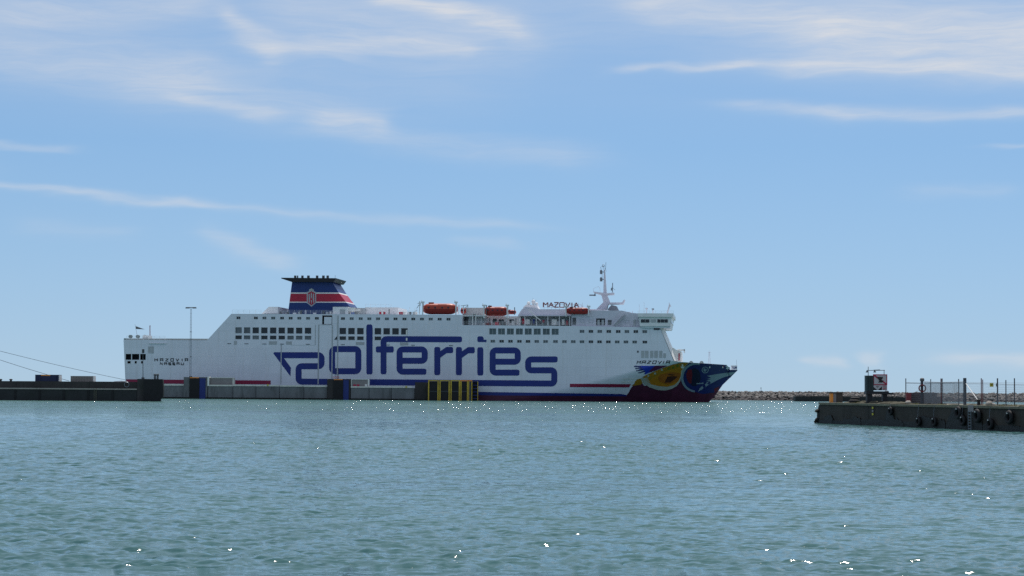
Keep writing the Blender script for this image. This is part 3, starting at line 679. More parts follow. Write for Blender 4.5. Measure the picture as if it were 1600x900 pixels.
# aft deck gear
pbox(222.8, 524, 231.6, 530, 5, 9).build('winch_house', 'white2', FERRY)
m = MB(); s, z = S(204, 529, 6)
for i in range(3): m.lathe((s+i*2.2, 6, z+.6), [(.5, -.6), (.5, -.5), (.32, -.5), (.32, .5), (.5, .5), (.5, .6)], 10, (0, 1, 0))
m.build('mooring_winch', 'deck', FERRY)
m = MB(); m.path([FP(214.8, 526, 10), FP(211, 507, 10)], .06, 5); m.build('ensign_staff', 'mast', FERRY)
MB().prism([S(211, 509.2, 9.98), S(212.4, 510, 9.98), S(212, 514, 9.98), S(210.9, 513)], 9.96, 10.0).build('ensign', 'dgrey', FERRY)
m = MB(); 
for dx in (-.8, .8): m.path([FP(234.4+dx, 529, 8), FP(234.2+dx*.6, 510, 8)], .06, 4)
for y in range(511, 529, 3): m.path([FP(233.5, y, 8), FP(235.2, y, 8)], .05, 4)
m.path([FP(234.4, 510, 8), FP(234.4, 508.5, 8)], .16, 6); m.build('aft_mast', 'life', FERRY)
# gear along the funnel deck
for x, w, h, mt in ((437.5, 2, 4, 'dgrey'), (449, 2.4, 3.4, 'dgrey'), (460, 5, 2.2, 'white2'), (467, 3, 3.4, 'grey'), (470, 1.2, 5.6, 'dgrey'), (477, 1.3, 6, 'mast'), (491, 4, 2.2, 'white2'), (505, 2, 5, 'dgrey'), (511, 4, 3, 'grey'), (516, 2, 4, 'white2')):
    pbox(x-w/2, 490.6-h, x+w/2, 490.9, 2.2, 3.6).build('deck_locker', mt, FERRY)
for x, mt in ((594, 'fred'), (597.5, 'whitep'), (600, 'fred'), (624.6, 'fred'), (628, 'fred'), (632, 'whitep'), (637, 'white2'), (641, 'dgrey'), (646, 'grey'), (650, 'whitep')):
    pbox(x-1.5, 487.2, x+1.5, 491.6, 1.6, 2.4).build('deck_locker', mt, FERRY)
m = MB(); m.path([FP(608, 490.8, 2), FP(608, 482.5, 2)], .16, 6); m.build('deck_lamp_post', 'dgrey', FERRY)
for x in (560.6, 573.6, 640, 648.5): m = MB(); m.path([FP(x, 491, 3), FP(x, 480, 3)], .05, 4); m.build('aerial', 'white2', FERRY)

# midships recess and promenade
pbox(724, 493.8, 814, 509, 5, 22).build('promenade_house', 'white2', FERRY)
pbox(722.6, 480.8, 757, 493.6, 6, 22).build('deck_house', 'grey', FERRY)
pbox(724, 492.6, 760, 494.2, 1.2, 5).build('deck_overhang', 'white2', FERRY)
for x0, x1, y0 in ((725, 731.6, 495), (770, 776, 498), (779.5, 787, 499), (796, 803, 499)): pbox(x0, y0, x1, 504 if x0 > 750 else 508, 4.92, 5).build('promenade_window', 'glass', FERRY)
for x, y0, y1, mt in ((738.5, 490, 508, 'whitep'), (743.4, 490, 508, 'whitep'), (752, 496, 508, 'grey'), (765, 497, 508, 'dgrey'), (784, 499, 508, 'dgrey'), (791, 496, 508, 'grey'), (806, 497, 508.4, 'dgrey'), (812, 496, 508.4, 'whitep')):
    pbox(x-.55, y0, x+.55, y1, 1.0, 1.3).build('deck_stanchion', mt, FERRY)
pbox(738.6, 491, 743.4, 492, 1, 1.3).build('ladder_frame', 'dgrey', FERRY)
m = MB()
for i in range(6): m.path([FP(739, 494+i*2.4, 1.15), FP(743, 494+i*2.4, 1.15)], .06, 4)
m.build('deck_ladder', 'dgrey', FERRY)
# forward houses
pprism([(809, 493), (814.8, 484), (820, 479.6), (839, 481.6), (844, 483.2), (930, 483), (985, 487.6), (985, 493)], 4, 23).build('upper_house', 'mast', FERRY)
pbox(812, 493, 893, 509.4, 6.5, 22).build('promenade_house', 'white2', FERRY)
pbox(810, 492.4, 893, 494, 1.8, 7).build('deck_overhang', 'mast', FERRY)
fx = [(893, 484.5), (972, 485.3), (985, 488.6), (1000, 490), (1000, 511.4), (893, 509.4)]
pprism(fx, 2.0, 24).build('forward_house', 'mast', FERRY)
for x, mt in ((909.6, 'glass'), (923.6, 'glass'), (979.7, 'glass'), (993.6, 'glass')): window(x, 501.6+(x-909)*.008, 6.8, 4.4, mt, True, t=1.96, hole=False)
pbox(894.4, 496.4, 900, 507.4, 1.93, 2).build('door', 'dgrey', FERRY)
pbox(931.6, 497.6, 945.2, 508.2, 1.93, 2).build('door_opening', 'recess', FERRY)
for x0, x1 in ((933.4, 937), (940, 943.6)): pbox(x0, 499.6, x1, 507.8, 1.85, 1.93).build('door', 'grey', FERRY)
pbox(949.8, 500, 955.6, 507.6, 1.93, 2).build('door', 'dgrey', FERRY); pbox(989.8, 499.6, 993, 508.6, 1.85, 1.96).build('door', 'grey', FERRY)
def slab(a, b, w, t0, t1): # inclined bar between photo points
    d = (Vector(b)-Vector(a)).normalized(); n = Vector((-d.y, d.x))*w/2; return pprism([tuple(Vector(a)+n), tuple(Vector(b)+n), tuple(Vector(b)-n), tuple(Vector(a)-n)], t0, t1)
slab((957, 508.5), (974.6, 489), 1.3, .8, 1.0).build('stair_stringer', 'mast', FERRY); slab((961, 508.5), (977, 494), 1.3, .8, 1.0).build('stair_stringer', 'grey', FERRY)
m = MB()
for i in range(9): x, y = 958.6+i*2, 507-i*1.9; m.box(*sorted((S(x, y, .9)[0], S(x+2.4, y, .9)[0])), .9, 1.9, S(x, y+.3, .9)[1], S(x, y-.15, .9)[1])
m.build('stair_tread', 'grey', FERRY)
for x, y0, y1, w, mt in ((818, 497.5, 505, 4, 'fred'), (824, 499, 506, 7, 'whitep'), (834, 499, 505, 3, 'blue'), (841, 499.5, 503.5, 6, 'dgrey'), (849, 500, 503, 3, 'fred'), (858, 500, 506.5, 2.4, 'dgrey'), (866, 499, 507, 8, 'whitep'), (872, 502, 507, 5, 'grey'), (880, 499, 506.5, 4, 'whitep'), (886, 501, 507, 3, 'fred'), (801, 501, 507, 3, 'grey'), (776, 503, 508, 5, 'fred'), (762, 504, 508, 8, 'life'), (786, 503, 507.6, 7, 'dgrey'), (756, 504.6, 507.8, 5, 'white2')):
    pbox(x-w/2, y0, x+w/2, y1+1, 3.0, 4.4).build('deck_locker', mt, FERRY)
for x in (820, 838, 856, 874, 890): pbox(x-.4, 494, x+.4, 509, 1.9, 2.2).build('deck_stanchion', 'white2', FERRY)
m = MB(); m.path([FP(826, 484, 2), FP(836, 494, 1.6), (FP(845, 501, 1.4))], .12, 6); m.build('davit_arm', 'whitep', FERRY)
# satellite domes on their platform
pprism([(817, 480.6), (822, 476), (838, 476.4), (842, 483.2)], 9, 15).build('dome_platform', 'white2', FERRY)
for x, y, r in ((826, 474, 3.0), (833.5, 471.6, 3.4), (838.5, 475, 2.6)):
    s, z = S(x, y, 10); k = r*KM
    MB().lathe((s, 10, z), [(k*.5, -k*1.5), (k*.55, -k*.85), (k*.8, -k*.6), (k, 0), (k*.87, k*.5), (k*.5, k*.87), (.02, k)], 14).build('satellite_dome', 'white2', FERRY, smooth=False)
m = MB(); m.path([FP(832.6, 469, 9.5), FP(832.8, 465.4, 9.5)], .05, 4); m.path([FP(836, 470, 9.5), FP(838, 468.4, 9.5)], .08, 4); m.build('aerial', 'grey', FERRY)
# name sign on the roof
sg = MB()
for x in range(850, 912, 6): sg.path([FP(x, 484, 9), FP(x, 473, 9)], .05, 4)
sg.path([FP(848, 479.9, 9), FP(908, 480.5, 9)], .05, 4); sg.path([FP(848, 475.6, 9), FP(908, 476, 9)], .05, 4); SIGN = sg.build('name_sign', 'grey', FERRY)
xs = [852.5, 861.2, 869.4, 878.2, 887, 893.6, 900.4]
for ch, x in zip('MAZOVIA', xs):
    m = MB(); w = 7.0; G2 = dict(GL); G2['A'] = [[(0, 1), (.5, 0), (1, 1)], [(.2, .6), (.8, .6)]]
    for st in G2[ch]:
        pts = [FP(x-w/2+a*w, 472.6+b*7.2+(x-850)*.008, 8.85) for a, b in st]
        m.path(pts, .16, 5)
    m.build('letter', 'rust', SIGN)
for x, h in ((906, 4), (909, 7), (911.5, 5)): m = MB(); m.path([FP(x, 482.5, 8.6), FP(x-1, 482.5-h, 8.6)], .09, 5); m.build('davit_arm', 'mast', FERRY)
# main mast
tm = HB
pprism([(931.3, 483.4), (942.7, 472), (939.3, 460), (948, 460), (953.3, 473.3), (950, 476), (948, 483.4)], tm-1.6, tm+1.6).build('main_mast', 'mast', FERRY)
pprism([(949, 483.6), (955.2, 476.4), (963, 478.2), (967.6, 488)], tm-3, tm+3).build('mast_house', 'steel', FERRY)
sp = pprism([(942.7, 458), (943.4, 430), (943.3, 421.3), (945.3, 421.3), (948, 458)], tm-.5, tm+.5); sp.build('mast_spar', 'mast', FERRY)
pprism([(927.5, 455.4), (936, 456.6), (948, 458), (956, 457.4), (959.2, 457.2), (958.4, 460.2), (948, 460.6), (939, 460.4), (931, 458.2), (927, 456.6)], tm-2.2, tm+2.2).build('radar_platform', 'mast', FERRY)
pprism([(950, 472.6), (971.6, 472.4), (975.4, 467.8), (976.2, 468.6), (973.6, 475.2), (951, 475.4)], tm-1.8, tm+1.8).build('radar_platform', 'mast', FERRY)
MB().box(S(920.8, 461, tm)[0], S(931, 461, tm)[0], tm-.25, tm+.25, S(926, 462.2, tm)[1], S(926, 460.3, tm)[1]).build('radar_scanner', 'steel', FERRY)
m = MB(); m.path([FP(929, 462.6, tm), FP(930, 457, tm)], .16, 6); m.build('radar_pedestal', 'steel', FERRY)
for y in (424.6, 436): m = MB(); m.box(S(938.6, y, tm)[0], S(943.4, y, tm)[0], tm-.3, tm+.3, S(940, y+1.0, tm)[1], S(940, y-.2, tm)[1]); s, z = S(939.2, y, tm); m.lathe((s, tm, z-.7), [(.32, 0), (.36, .3), (.36, 1.0), (.25, 1.2)], 8); m.build('navigation_light', 'steel', FERRY)
m = MB(); m.path([FP(957, 457, tm), FP(957.2, 442, tm)], .12, 6); m.path([FP(955.4, 450, tm), FP(955.4, 454, tm)], .2, 6); m.path([FP(955, 448, tm), FP(961, 453, tm)], .06, 4); m.build('signal_mast', 'steel', FERRY)
for (a, b) in (((942.6, 421), (942.2, 413.4)), ((946.2, 420.6), (946.8, 409.6)), ((939.6, 424), (938.6, 417)), ((940, 416.5), (944.6, 416.5)), ((944.6, 418), (947.4, 424))): m = MB(); m.path([FP(*a, tm), FP(*b, tm)], .07, 4); m.build('aerial', 'steel', FERRY)
m = MB(); m.torus(FP(942.8, 415.2, tm), .35, .06, n=12, m=5); m.build('loop_aerial', 'steel', FERRY)
m = MB(); m.path([FP(927.6, 455.6, tm), FP(927, 451, tm), FP(935, 447.6, tm), FP(936.8, 449.6, tm), FP(938, 456, tm)], .05, 4); m.build('platform_rail', 'mast', FERRY)
m = MB()
for x in (940.2, 941.8): m.path([FP(x, 440, tm), FP(x, 427, tm)], .04, 4)
for y in range(428, 440, 2): m.path([FP(940.2, y, tm), FP(941.8, y, tm)], .035, 4)
m.build('mast_ladder', 'mast', FERRY)
# bridge
pbox(996.4, 489.4, 1052, 495.2, -1.4, 28.4).build('bridge_roof', 'white2', FERRY)
pprism([(998.4, 495.2), (1049.6, 495.2), (1046.8, 509.6), (1000, 509.8)], -.9, 27.9).build('bridge', 'white2', FERRY)
pprism([(999.8, 509.8), (1047.4, 509.6), (1046, 512.6), (1003, 512.2)], -.5, 27.5).build('bridge_apron', 'white', FERRY)
for x0, x1 in ((1001.4, 1007.7), (1008.4, 1014.6), (1027.2, 1032), (1032.6, 1037.6), (1038.2, 1043.4)):
    pbox(x0, 499, x1, 504, -1.0, -.9).build('bridge_window', 'glass', FERRY)
pbox(1016.6, 499, 1025, 503.8, -.98, -.9).build('bridge_panel', 'grey', FERRY)
pbox(1021.6, 511, 1031, 515.6, -.12, 0).build('bridge_window', 'glass', FERRY)
m = MB(); s1_, z1_ = S(1046.5, 503, -1); 
for i in range(9): m.box(s1_+.32, s1_+.40, .2+i*3, 2.6+i*3, S(1046, 504, 0)[1], S(1046, 499, 0)[1])
m.build('front_window', 'glass', FERRY)
for a, b, r in (((999, 489.6), (999, 475), .04), ((1006.4, 489.6), (1006.4, 471.8), .04), ((1010.2, 489.6), (1010.4, 481), .12), ((1020, 489.6), (1020.3, 482), .14), ((976.6, 487), (976.6, 483.6), .05), ((988.4, 490), (988.2, 486), .1)): m = MB(); m.path([FP(*a, 3), FP(*b, 3)], r, 5); m.build('aerial', 'mast', FERRY)
m = MB(); m.box(*sorted((S(1008.4, 482, 3)[0], S(1012, 482, 3)[0])), 2.8, 3.2, S(1010, 483.4, 3)[1], S(1010, 481.2, 3)[1]); m.build('radar_scanner', 'mast', FERRY)
m = MB(); m.box(*sorted((S(1018.4, 482, 3)[0], S(1022, 482, 3)[0])), 2.8, 3.2, S(1020, 484, 3)[1], S(1020, 482, 3)[1]); m.build('searchlight', 'steel', FERRY)
m = MB(); m.path([FP(1042.6, 489.6, 3), FP(1046.4, 476, 3)], .22, 6); m.path([FP(1045.2, 474, 3), FP(1048.4, 479.4, 3)], .12, 5); m.path([FP(1046, 478, 3), FP(1045.6, 472.6, 3)], .06, 5); m.build('bridge_mast', 'mast', FERRY)
railing([(997, 489.5), (1052, 489.6)], -1.2, .7, rails=2)
m = MB(); m.path([FP(1048.2, 503.6, -1), FP(1048.4, 512.6, -1), FP(1044, 513, -1)], .07, 4); m.build('wing_bracket', 'mast', FERRY)
# white front bulkhead edge and lower fore house
def front():
    (a, za), (b, zb) = S(1031.2, 511), S(1053.4, 563.6); vs = []
    for t, o in ((-.1, .02), (3.2, .75), (BEAM-3.2, .75), (BEAM+.1, .02)): vs += [(a+o, t, za), (b+o, t, zb)]
    vs += [(a, -.1, za), (b, -.1, zb), (a, BEAM+.1, za), (b, BEAM+.1, zb)]
    MB().add(vs, [(0, 1, 3, 2), (2, 3, 5, 4), (4, 5, 7, 6), (8, 9, 1, 0), (6, 7, 11, 10), (8, 0, 2, 4, 6, 10), (9, 11, 7, 5, 3, 1)]).build('front_bulkhead', 'whitep', FERRY)
front()
pprism([(1046.6, 546), (1052, 543.4), (1058, 547.6), (1064.4, 549), (1065, 566.5), (1052, 566.5)], 3.5, 23.5).build('fore_house', 'whitep', FERRY)
pbox(1058, 545.8, 1070, 548.2, 6, 7).build('crane_jib', 'white2', FERRY); pbox(1068.4, 545.4, 1070.4, 551.4, 6, 7).build('crane_head', 'white2', FERRY)
pbox(1060.2, 552, 1062, 563, 3.3, 3.5).build('door', 'fred', FERRY)
# foredeck
m = MB()
for dx in (-1.6, 1.6): m.path([FP(1108.4+dx, 570, HB), FP(1108.3+dx*.35, 550.4, HB)], .08, 4)
for i in range(6): y = 552+i*3; m.path([FP(1107.4-(i*.18), y, HB), FP(1109.2+i*.18, y, HB)], .05, 4)
m.path([FP(1106, 550.6, HB), FP(1111, 550.6, HB)], .07, 4); m.path([FP(1108.3, 551, HB), FP(1108.3, 547.8, HB)], .06, 4); m.build('foremast', 'mast', FERRY)
m = MB(); m.path([FP(1151.2, 578, HB), FP(1150.8, 562, HB)], .06, 4); m.build('jackstaff', 'mast', FERRY)
pbox(1142, 571, 1151.8, 577.6, HB-.2, HB-.1).build('bow_board', 'white2', FERRY)
m = MB()
for ch, x in zip('TUM', (1144.3, 1147, 1149.9)):
    for st in GL[ch]: m.path([FP(x-1.0+a*2, 572.8+b*3.4, HB-.24) for a, b in st], .06, 4)
m.build('letter', 'blue', FERRY)
m = MB(); s, z = S(1080, 566, 9)
for i in range(2): m.lathe((s+i*3, 9, z-.2), [(.6, -.7), (.6, -.6), (.38, -.6), (.38, .6), (.6, .6), (.6, .7)], 10, (0, 1, 0))
m.build('windlass', 'deck', FERRY)
# ------------------------------------------------------------------ lifeboats (hang in the davits: things of their own)
def lifeboat(px0, px1, py0, py1, t, label, shell='boat', point=.35, group='orange lifeboats along the upper deck', davits=True, bow=1.0):
    (s0, z1), (s1, z0) = S(px0, py0, t), S(px1, py1, t); L_ = s1-s0; Hh = z1-z0; Wd = min(3.4, Hh*1.15)
    loc = SO + EX*((s0+s1)/2) + ET*(t+Wd/2) + Vector((0, 0, z0))
    r = thing('lifeboat', label, 'lifeboat', loc, -YAW, group, world=False)
    N_, ns = 16, 16
    def sect(u):        # half-breadth factor, keel rise, top height
        e = abs(2*u-1); pt = point*(bow if u > .5 else 1.0); w = (1-max(0, (e-(1-pt))/pt)**(2.2 if bow == 1 or u < .5 else 1.5)*.90); return w, max(0, (e-.55)/.45)**2*.30, 1-max(0, (e-.60)/.40)**2*.30
    zc = .46
    hb, cb = MB(), MB(); hv, cv = [], []
    for i in range(ns+1):
        u = i/ns; x = (u-.5)*L_; w, k, tp = sect(u)
        for j in range(N_+1):
            a = math.pi*j/N_; y = math.cos(a)*Wd/2*w; hv.append((x, y, Hh*(zc-(zc-k)*math.sin(a)**.75)))
            cv.append((x, y*.97, Hh*(zc+.01+(tp-zc)*math.sin(a)**.6)))
    fs = [(i*(N_+1)+j, i*(N_+1)+j+1, (i+1)*(N_+1)+j+1, (i+1)*(N_+1)+j) for i in range(ns) for j in range(N_)]
    ends = [tuple(range(N_, -1, -1)), tuple(range(ns*(N_+1), (ns+1)*(N_+1)))]
    hb.add(hv, fs+ends).build('boat_hull', 'boatd', r, smooth=True); cb.add(cv, fs+ends).build('canopy', shell, r, smooth=True)
    g = MB(); pts = []
    for sg in (1, -1):
        P = [((i/ns-.5)*L_, sg*(sect(i/ns)[0]*Wd/2+.03), Hh*zc) for i in range(ns+1)]; g.path(P, .06, 5)
    g.build('rubbing_strake', 'boatd', r)
    MB().box(-L_*.32, -L_*.18, -.6, .6, Hh*.99, Hh*1.12).build('hatch', shell, r)
    MB().box(-L_*.05, L_*.2, -Wd*.36, -Wd*.26, Hh*.80, Hh*.92).build('hatch', 'boatd', r)
    for x in (-.3, -.12, .08, .25): MB().box(L_*x-.25, L_*x+.25, -Wd/2*.985, -Wd/2*.93, Hh*.54, Hh*.68).build('porthole', 'glass', r)
    if davits:
        for u in (.03, .97):
            x = s0+L_*u; d = MB()
            d.box(x-.16, x+.16, t-.1, t+.3, z0-.2, z1+.5); d.tube((x, t+.1, z1+.4), (x+.05, t+4, z0+.3), .17, .17, 5); d.box(x-.5, x+.5, t-.2, t+.4, z1+.1, z1+.55)
            d.tube((x-.4, t+.1, z1+.9), (x+.3, t+.1, z1-.3), .10, .10, 5); d.box(x-.25, x+.25, t+.4, t+4.2, z0-.6, z0-.2)
            d.build('davit', 'white2', FERRY)
    return r
lifeboat(658.8, 714, 474, 491, .2, 'largest bright orange lifeboat, hung upright abreast the middle of the ferry')
lifeboat(719, 727.6, 481.6, 490, 3.8, 'short orange boat end showing just forward of the largest lifeboat', shell='boatd', davits=False, point=.6)
lifeboat(755, 793.6, 479, 493.6, .6, 'dark red-orange lifeboat above the open promenade deck', shell='boatd', point=.5)
lifeboat(793, 806, 484.4, 491, 5.2, 'small orange boat end half hidden behind the dark red-orange lifeboat', shell='boatd', davits=False, point=.6)
lifeboat(883, 920.8, 480.6, 491, .4, 'pointed red-orange rescue lifeboat below the roof name sign', shell='boatd', point=.45, bow=1.7)
for x, y0, y1 in ((655.5, 470.5, 491), (712, 471, 491), (717, 476, 491), (656.5, 474, 478), (724, 477, 490), (760, 476.6, 492), (765, 477, 481), (792.4, 476.4, 492), (804, 480, 492), (894, 478, 492), (899, 477, 482)):
    pbox(x-.5, y0, x+.5, y1, .6, .9).build('davit_post', 'white2' if x < 730 else 'dgrey', FERRY)
m = MB()
for (a, b) in (((652.5, 474.5), (657, 472.6)), ((653, 478), (658, 474)), ((651, 482), (655, 476)), ((720, 478), (731, 476.4)), ((724, 484), (731.5, 476.8)), ((731, 476), (731, 491)), ((648, 487), (652, 484)), ((754, 486), (759, 481))): m.path([FP(*a, .8), FP(*b, .8)], .09, 5)
m.build('davit_rigging', 'grey', FERRY)

# ------------------------------------------------------------------ near quay on the left
def wbox(mb, px0, py0, px1, py1, Y, depth):
    a, b = at(px0, py1, Y), at(px1, py0, Y); return mb.box(a.x, b.x, Y, Y+depth, a.z, b.z)
YL = 455
q = thing('near_quay', 'dark low concrete quay with a pale ledge, under the ferry stern', 'quay', (at(100, 624, YL).x, YL, 0))
zl = at(100, 607.4, YL).z; zu = at(100, 595.9, YL).z
xe = at(214, 610, YL).x; x0 = at(-90, 610, YL).x
edges = [x0 + (xe-x0)*i/8 for i in range(9)]
for a, b in zip(edges, edges[1:]):
    j = random.uniform(0, .04); MB().box(a+.02, b-.02, YL+.0+j, YL+9, -1.2, zl-.16).build('concrete_panel', 'concb', q)
    MB().box(a+.02, b-.02, YL+.9+j, YL+9, zl-.15, zu+random.uniform(-.03, .03)).build('parapet_panel', 'concn', q)
    MB().box(a+.01, b-.01, YL-.12, YL+.9, zl-.15, zl+.14).build('ledge', 'ledge', q)
for a in (edges[1:-1]): MB().box(a-.22, a+.22, YL-.10, YL-.02, -.6, zl-.3).build('fender_strip', 'rubber', q)
m = MB(); xl = at(149, 615, YL).x
for dx in (-.25, .25): m.tube((xl+dx, YL-.2, -.5), (xl+dx, YL-.2, zl+.2), .04, .04, 4)
for i in range(9): m.tube((xl-.25, YL-.2, .1+i*.3), (xl+.25, YL-.2, .1+i*.3), .03, .03, 4)
m.build('ladder', 'cope', q)
m = MB(); wbox(m, 214, 592, 226, 627.4, YL-.3, 8); m.build('corner_block', 'concn', q)
a, b = at(224, 627.4, YL-1), at(255, 592.4, YL-1)
m = MB(); m.prism([(a.x, -1.2), (b.x-.7, -1.2), (b.x-.6, .5), (b.x, 1.0), (b.x+.05, 2.6), (b.x-.1, b.z-.3), (b.x-.2, b.z), (a.x+.2, b.z), (a.x, b.z-.5)], YL-1, YL+.4); m.build('fender_block', 'rubber', q)
for x in (242, 246.3): m = MB(); c = at(x, 592.3, YL+1); m.lathe(c, [(.28, -.05), (.24, .2), (.22, .7), (.30, .8), (.30, 1.1), (.2, 1.2)], 10); m.build('bollard', 'dgrey', q)
m = MB(); m.torus(at(198, 601, YL+.85), .55, .10, n=14, m=6); m.build('mooring_ring', 'steel', q)
# signal pole
c = at(223.4, 592, YL+2); t_ = at(223.4, 545.4, YL+2)
g = thing('signal_pole', 'thin dark pole carrying a small signal head at the quay corner below the stern openings', 'signal pole', c)
MB().tube(c, t_, .09, .06, 8).build('pole', 'dgrey', g)
m = MB(); wbox(m, 221.8, 545.6, 225.2, 551.4, YL+1.8, .4); h_ = m.build('signal_head', 'black', g)
for y in (547, 549.8): m = MB(); p = at(223.5, y, YL+1.78); m.lathe((p.x, p.y-.02, p.z), [(.16, 0), (.18, .1)], 10, (0, -1, 0)); m.build('lens', 'dgrey', g)
m = MB(); m.box(c.x-.3, c.x+.3, YL+1.7, YL+2.3, c.z-.02, c.z+.35); m.build('base_box', 'dgrey', g)
# containers on the near quay
def container(px0, px1, py0, py1, label, body, depth=2.4, end='whitep', group=None, Y=YL+2.5, top=None):
    a, b = at(px0, py1, Y), at(px1, py0, Y); c = thing('storage_container', label, 'container', Vector(((a.x+b.x)/2, Y, a.z)), 0, group)
    MB().box(a.x+.03, b.x-.10, Y+.04, Y+depth, a.z, b.z-.06).build('body', body, c)
    MB().box(b.x-.10, b.x+.06, Y+.02, Y+depth+.02, a.z, b.z-.03).build('sunlit_end_wall', end, c)  # sunlit right end of the container, put into the colour
    MB().box(a.x, b.x-.02, Y, Y+depth+.05, b.z-.06, b.z+.05).build('lid', body, c)
    n = max(3, int((b.x-a.x)/.55)); rm = MB()
    for i in range(n): x = a.x+.1+(b.x-a.x-.3)*i/(n-1); MB().box(x-.04, x+.04, Y-.02, Y+.04, a.z+.05, b.z-.08).build('rib', body, c)
    return c, a, b
c, a, b = container(54.6, 92.6, 586, 596.2, 'dark navy container with an orange strip along its lid, on the near quay', 'navybox')
m = MB(); wbox(m, 64, 585.6, 78.6, 587.2, YL+2.4, .2); m.build('orange_strip', 'orange', c)
m = MB(); wbox(m, 64.5, 587.4, 88, 596, YL+2.44, .05); m.build('front_panel', 'navybox', c)
container(110, 146, 588, 597.2, 'grey brown container with its sunlit end painted white, on the near quay', 'beige')
for x, lb in ((1, 'squat dark bollard at the outer end of the near quay'), (17, 'squat dark bollard left of the navy container')):
    m = MB(); m.lathe(at(x, 596.2, YL+3), [(.34, -.1), (.26, .1), (.24, .3), (.38, .38), (.36, .55), (.1, .62)], 10); o = m.build('bollard', 'concn'); tag(o, lb, 'bollard', 'bollards on the near quay')
m = MB(); m.prism([(p.x, p.z) for p in (at(176, 597.2, YL+4), at(196, 597.4, YL+4), at(197, 595.4, YL+4), at(190, 594.9, YL+4), at(178, 595.8, YL+4))], YL+4, YL+5.4)
o = m.build('tarpaulin_heap', 'whitep'); tag(o, 'pale tarpaulin heap on the near quay edge beside the ferry stern', 'tarpaulin')
# mooring lines to a tall mast out of view
mm = at(-50, 560, 500); e1, e2 = at(-50, 535.4, 500), at(-50, 545, 500)
g = thing('unseen_mooring_mast', 'unseen tall steel mast off the end of the near quay holding the two lines', 'mast', (mm.x, 500, 0))
MB().tube((mm.x, 500, -1), (mm.x, 500, e1.z+.6), .35, .22, 10).build('mast_tube', 'steel', g); MB().lathe((mm.x, 500, e1.z+.6), [(.4, 0), (.4, .3), (.1, .4)], 10).build('mast_cap', 'steel', g)
def line(a, b, sag, r, label):
    m = MB(); P = []
    for i in range(25):
        u = i/24; p = a.lerp(b, u); p.z -= sag*4*u*(1-u); P.append(p)
    m.path(P, r, 6); o = m.build('mooring_line', 'rope', None, smooth=True); tag(o, label, 'rope', 'mooring lines running from the ferry stern quay')
stern = SO + EX*S(197, 593)[0] + Vector((0, 0, S(197, 593)[1]))
line(e1, at(196.4, 593.6, 585), .35, .055, 'upper of two thin mooring lines reaching down to the ferry stern')
line(e2, at(108, 595.2, YL+3), .25, .055, 'lower mooring line ending beside the grey brown container')

# ------------------------------------------------------------------ ferry quay in the middle
YC = 566
def cY(px): return 571 - (px-255)/495*9
q = thing('ferry_quay', 'long grey concrete quay with pale kerb beams in front of the ferry', 'quay', (at(500, 622, YC).x, YC, 0))
segs = [(250, 287), (287, 325), (325, 364), (364, 400), (400, 437), (437, 475), (475, 511), (511, 548), (548, 577), (577, 612), (612, 648), (648, 669)]
topy = {0: 602.6, 1: 589.4, 2: 603.6, 3: 603.4, 4: 603.8, 5: 604.3, 6: 604.8, 7: 592.6, 8: 605.8, 9: 606, 10: 606.2, 11: 597.4}
for i, (a_, b_) in enumerate(segs):
    Y = cY((a_+b_)/2); m = MB(); a, b = at(a_, 622, Y), at(b_, topy[i], Y); pr = -.5 if i in (1, 7) else random.uniform(0, .06)
    m.box(a.x+.03, b.x-.03, Y+pr, Y+7, -1.4, b.z); m.build('concrete_panel', 'concl' if i not in (7, 11) else 'concn', q)
    Wt = MB().box(a.x+.02, b.x-.02, Y+pr-.06, Y+pr-.004, -1.4, .45); Wt.build('tide_band', 'weed_shade', q)
    if i in (0, 2, 3, 4, 5, 6, 8, 9, 10):
        n = 1 if i in (2, 8) else 2
        for k in range(n):
            u0, u1 = a.x+.03+(b.x-a.x)*k/n, a.x+(b.x-a.x)*(k+1)/n-.05
            if i == 10 and k == 1: u1 = at(644, 600, Y).x
            MB().box(u0, u1, Y-.15, Y+.35, b.z+.005, b.z+.40+random.uniform(-.03, .03)).build('kerb_beam', 'kerb', q)
# dark fender faces and blue plates on the two tall blocks
def fender(i, x0, x1, x2, y0):
    Y = cY(x0)-.5; m = MB(); a, b = at(x0, 623, Y), at(x1, y0+1.6, Y); m.box(a.x, b.x, Y-.5, Y-.004, -1.3, b.z); m.build('fender_face', 'rubber', q)
    a2 = at(x2, y0+1.6, Y); MB().box(b.x+.01, a2.x, Y-.35, Y-.004, -1.3, b.z).build('fender_plate', 'fendblue', q)
    MB().box(a.x+.1, b.x-.2, Y-.4, Y+.3, b.z+.01, b.z+.28).build('fender_cap', 'orange', q)
fender(1, 296, 312, 321.5, 589.4); fender(7, 521, 536.5, 545, 592.2)
Y = cY(325); m = MB(); a = at(324.6, 603, Y); b = at(326.8, 588.6, Y-.3); m.box(a.x, b.x, Y-.6, Y+3, a.z, b.z); m.build('sunlit_end_strip', 'whitep', q)  # white strip paints in the sunlit right face of the tall block
def panel_box(px0, px1, py0, py1, label, red=False):
    Y = cY(px0)+.4; a, b = at(px0, py1, Y), at(px1, py0, Y); c = thing('bulk_box', label, 'box', Vector(((a.x+b.x)/2, Y, a.z)), 0)
    MB().box(a.x+.05, b.x-.2, Y+.1, Y+2.6, a.z, b.z-.05).build('front_panel', 'panelg', c)
    for (u0, u1, v0, v1) in ((a.x-.15, b.x+.1, b.z-.05, b.z+.12), (b.x-.2, b.x+.18, a.z, b.z-.05)): MB().box(u0, u1, Y, Y+2.7, v0, v1).build('frame_bar', 'whitep' if red else 'kerb', c)
    if red:
        MB().box(a.x-.18, a.x+.05, Y, Y+2.7, a.z, b.z-.05).build('frame_bar', 'whitep', c)
    return c, a, b, Y
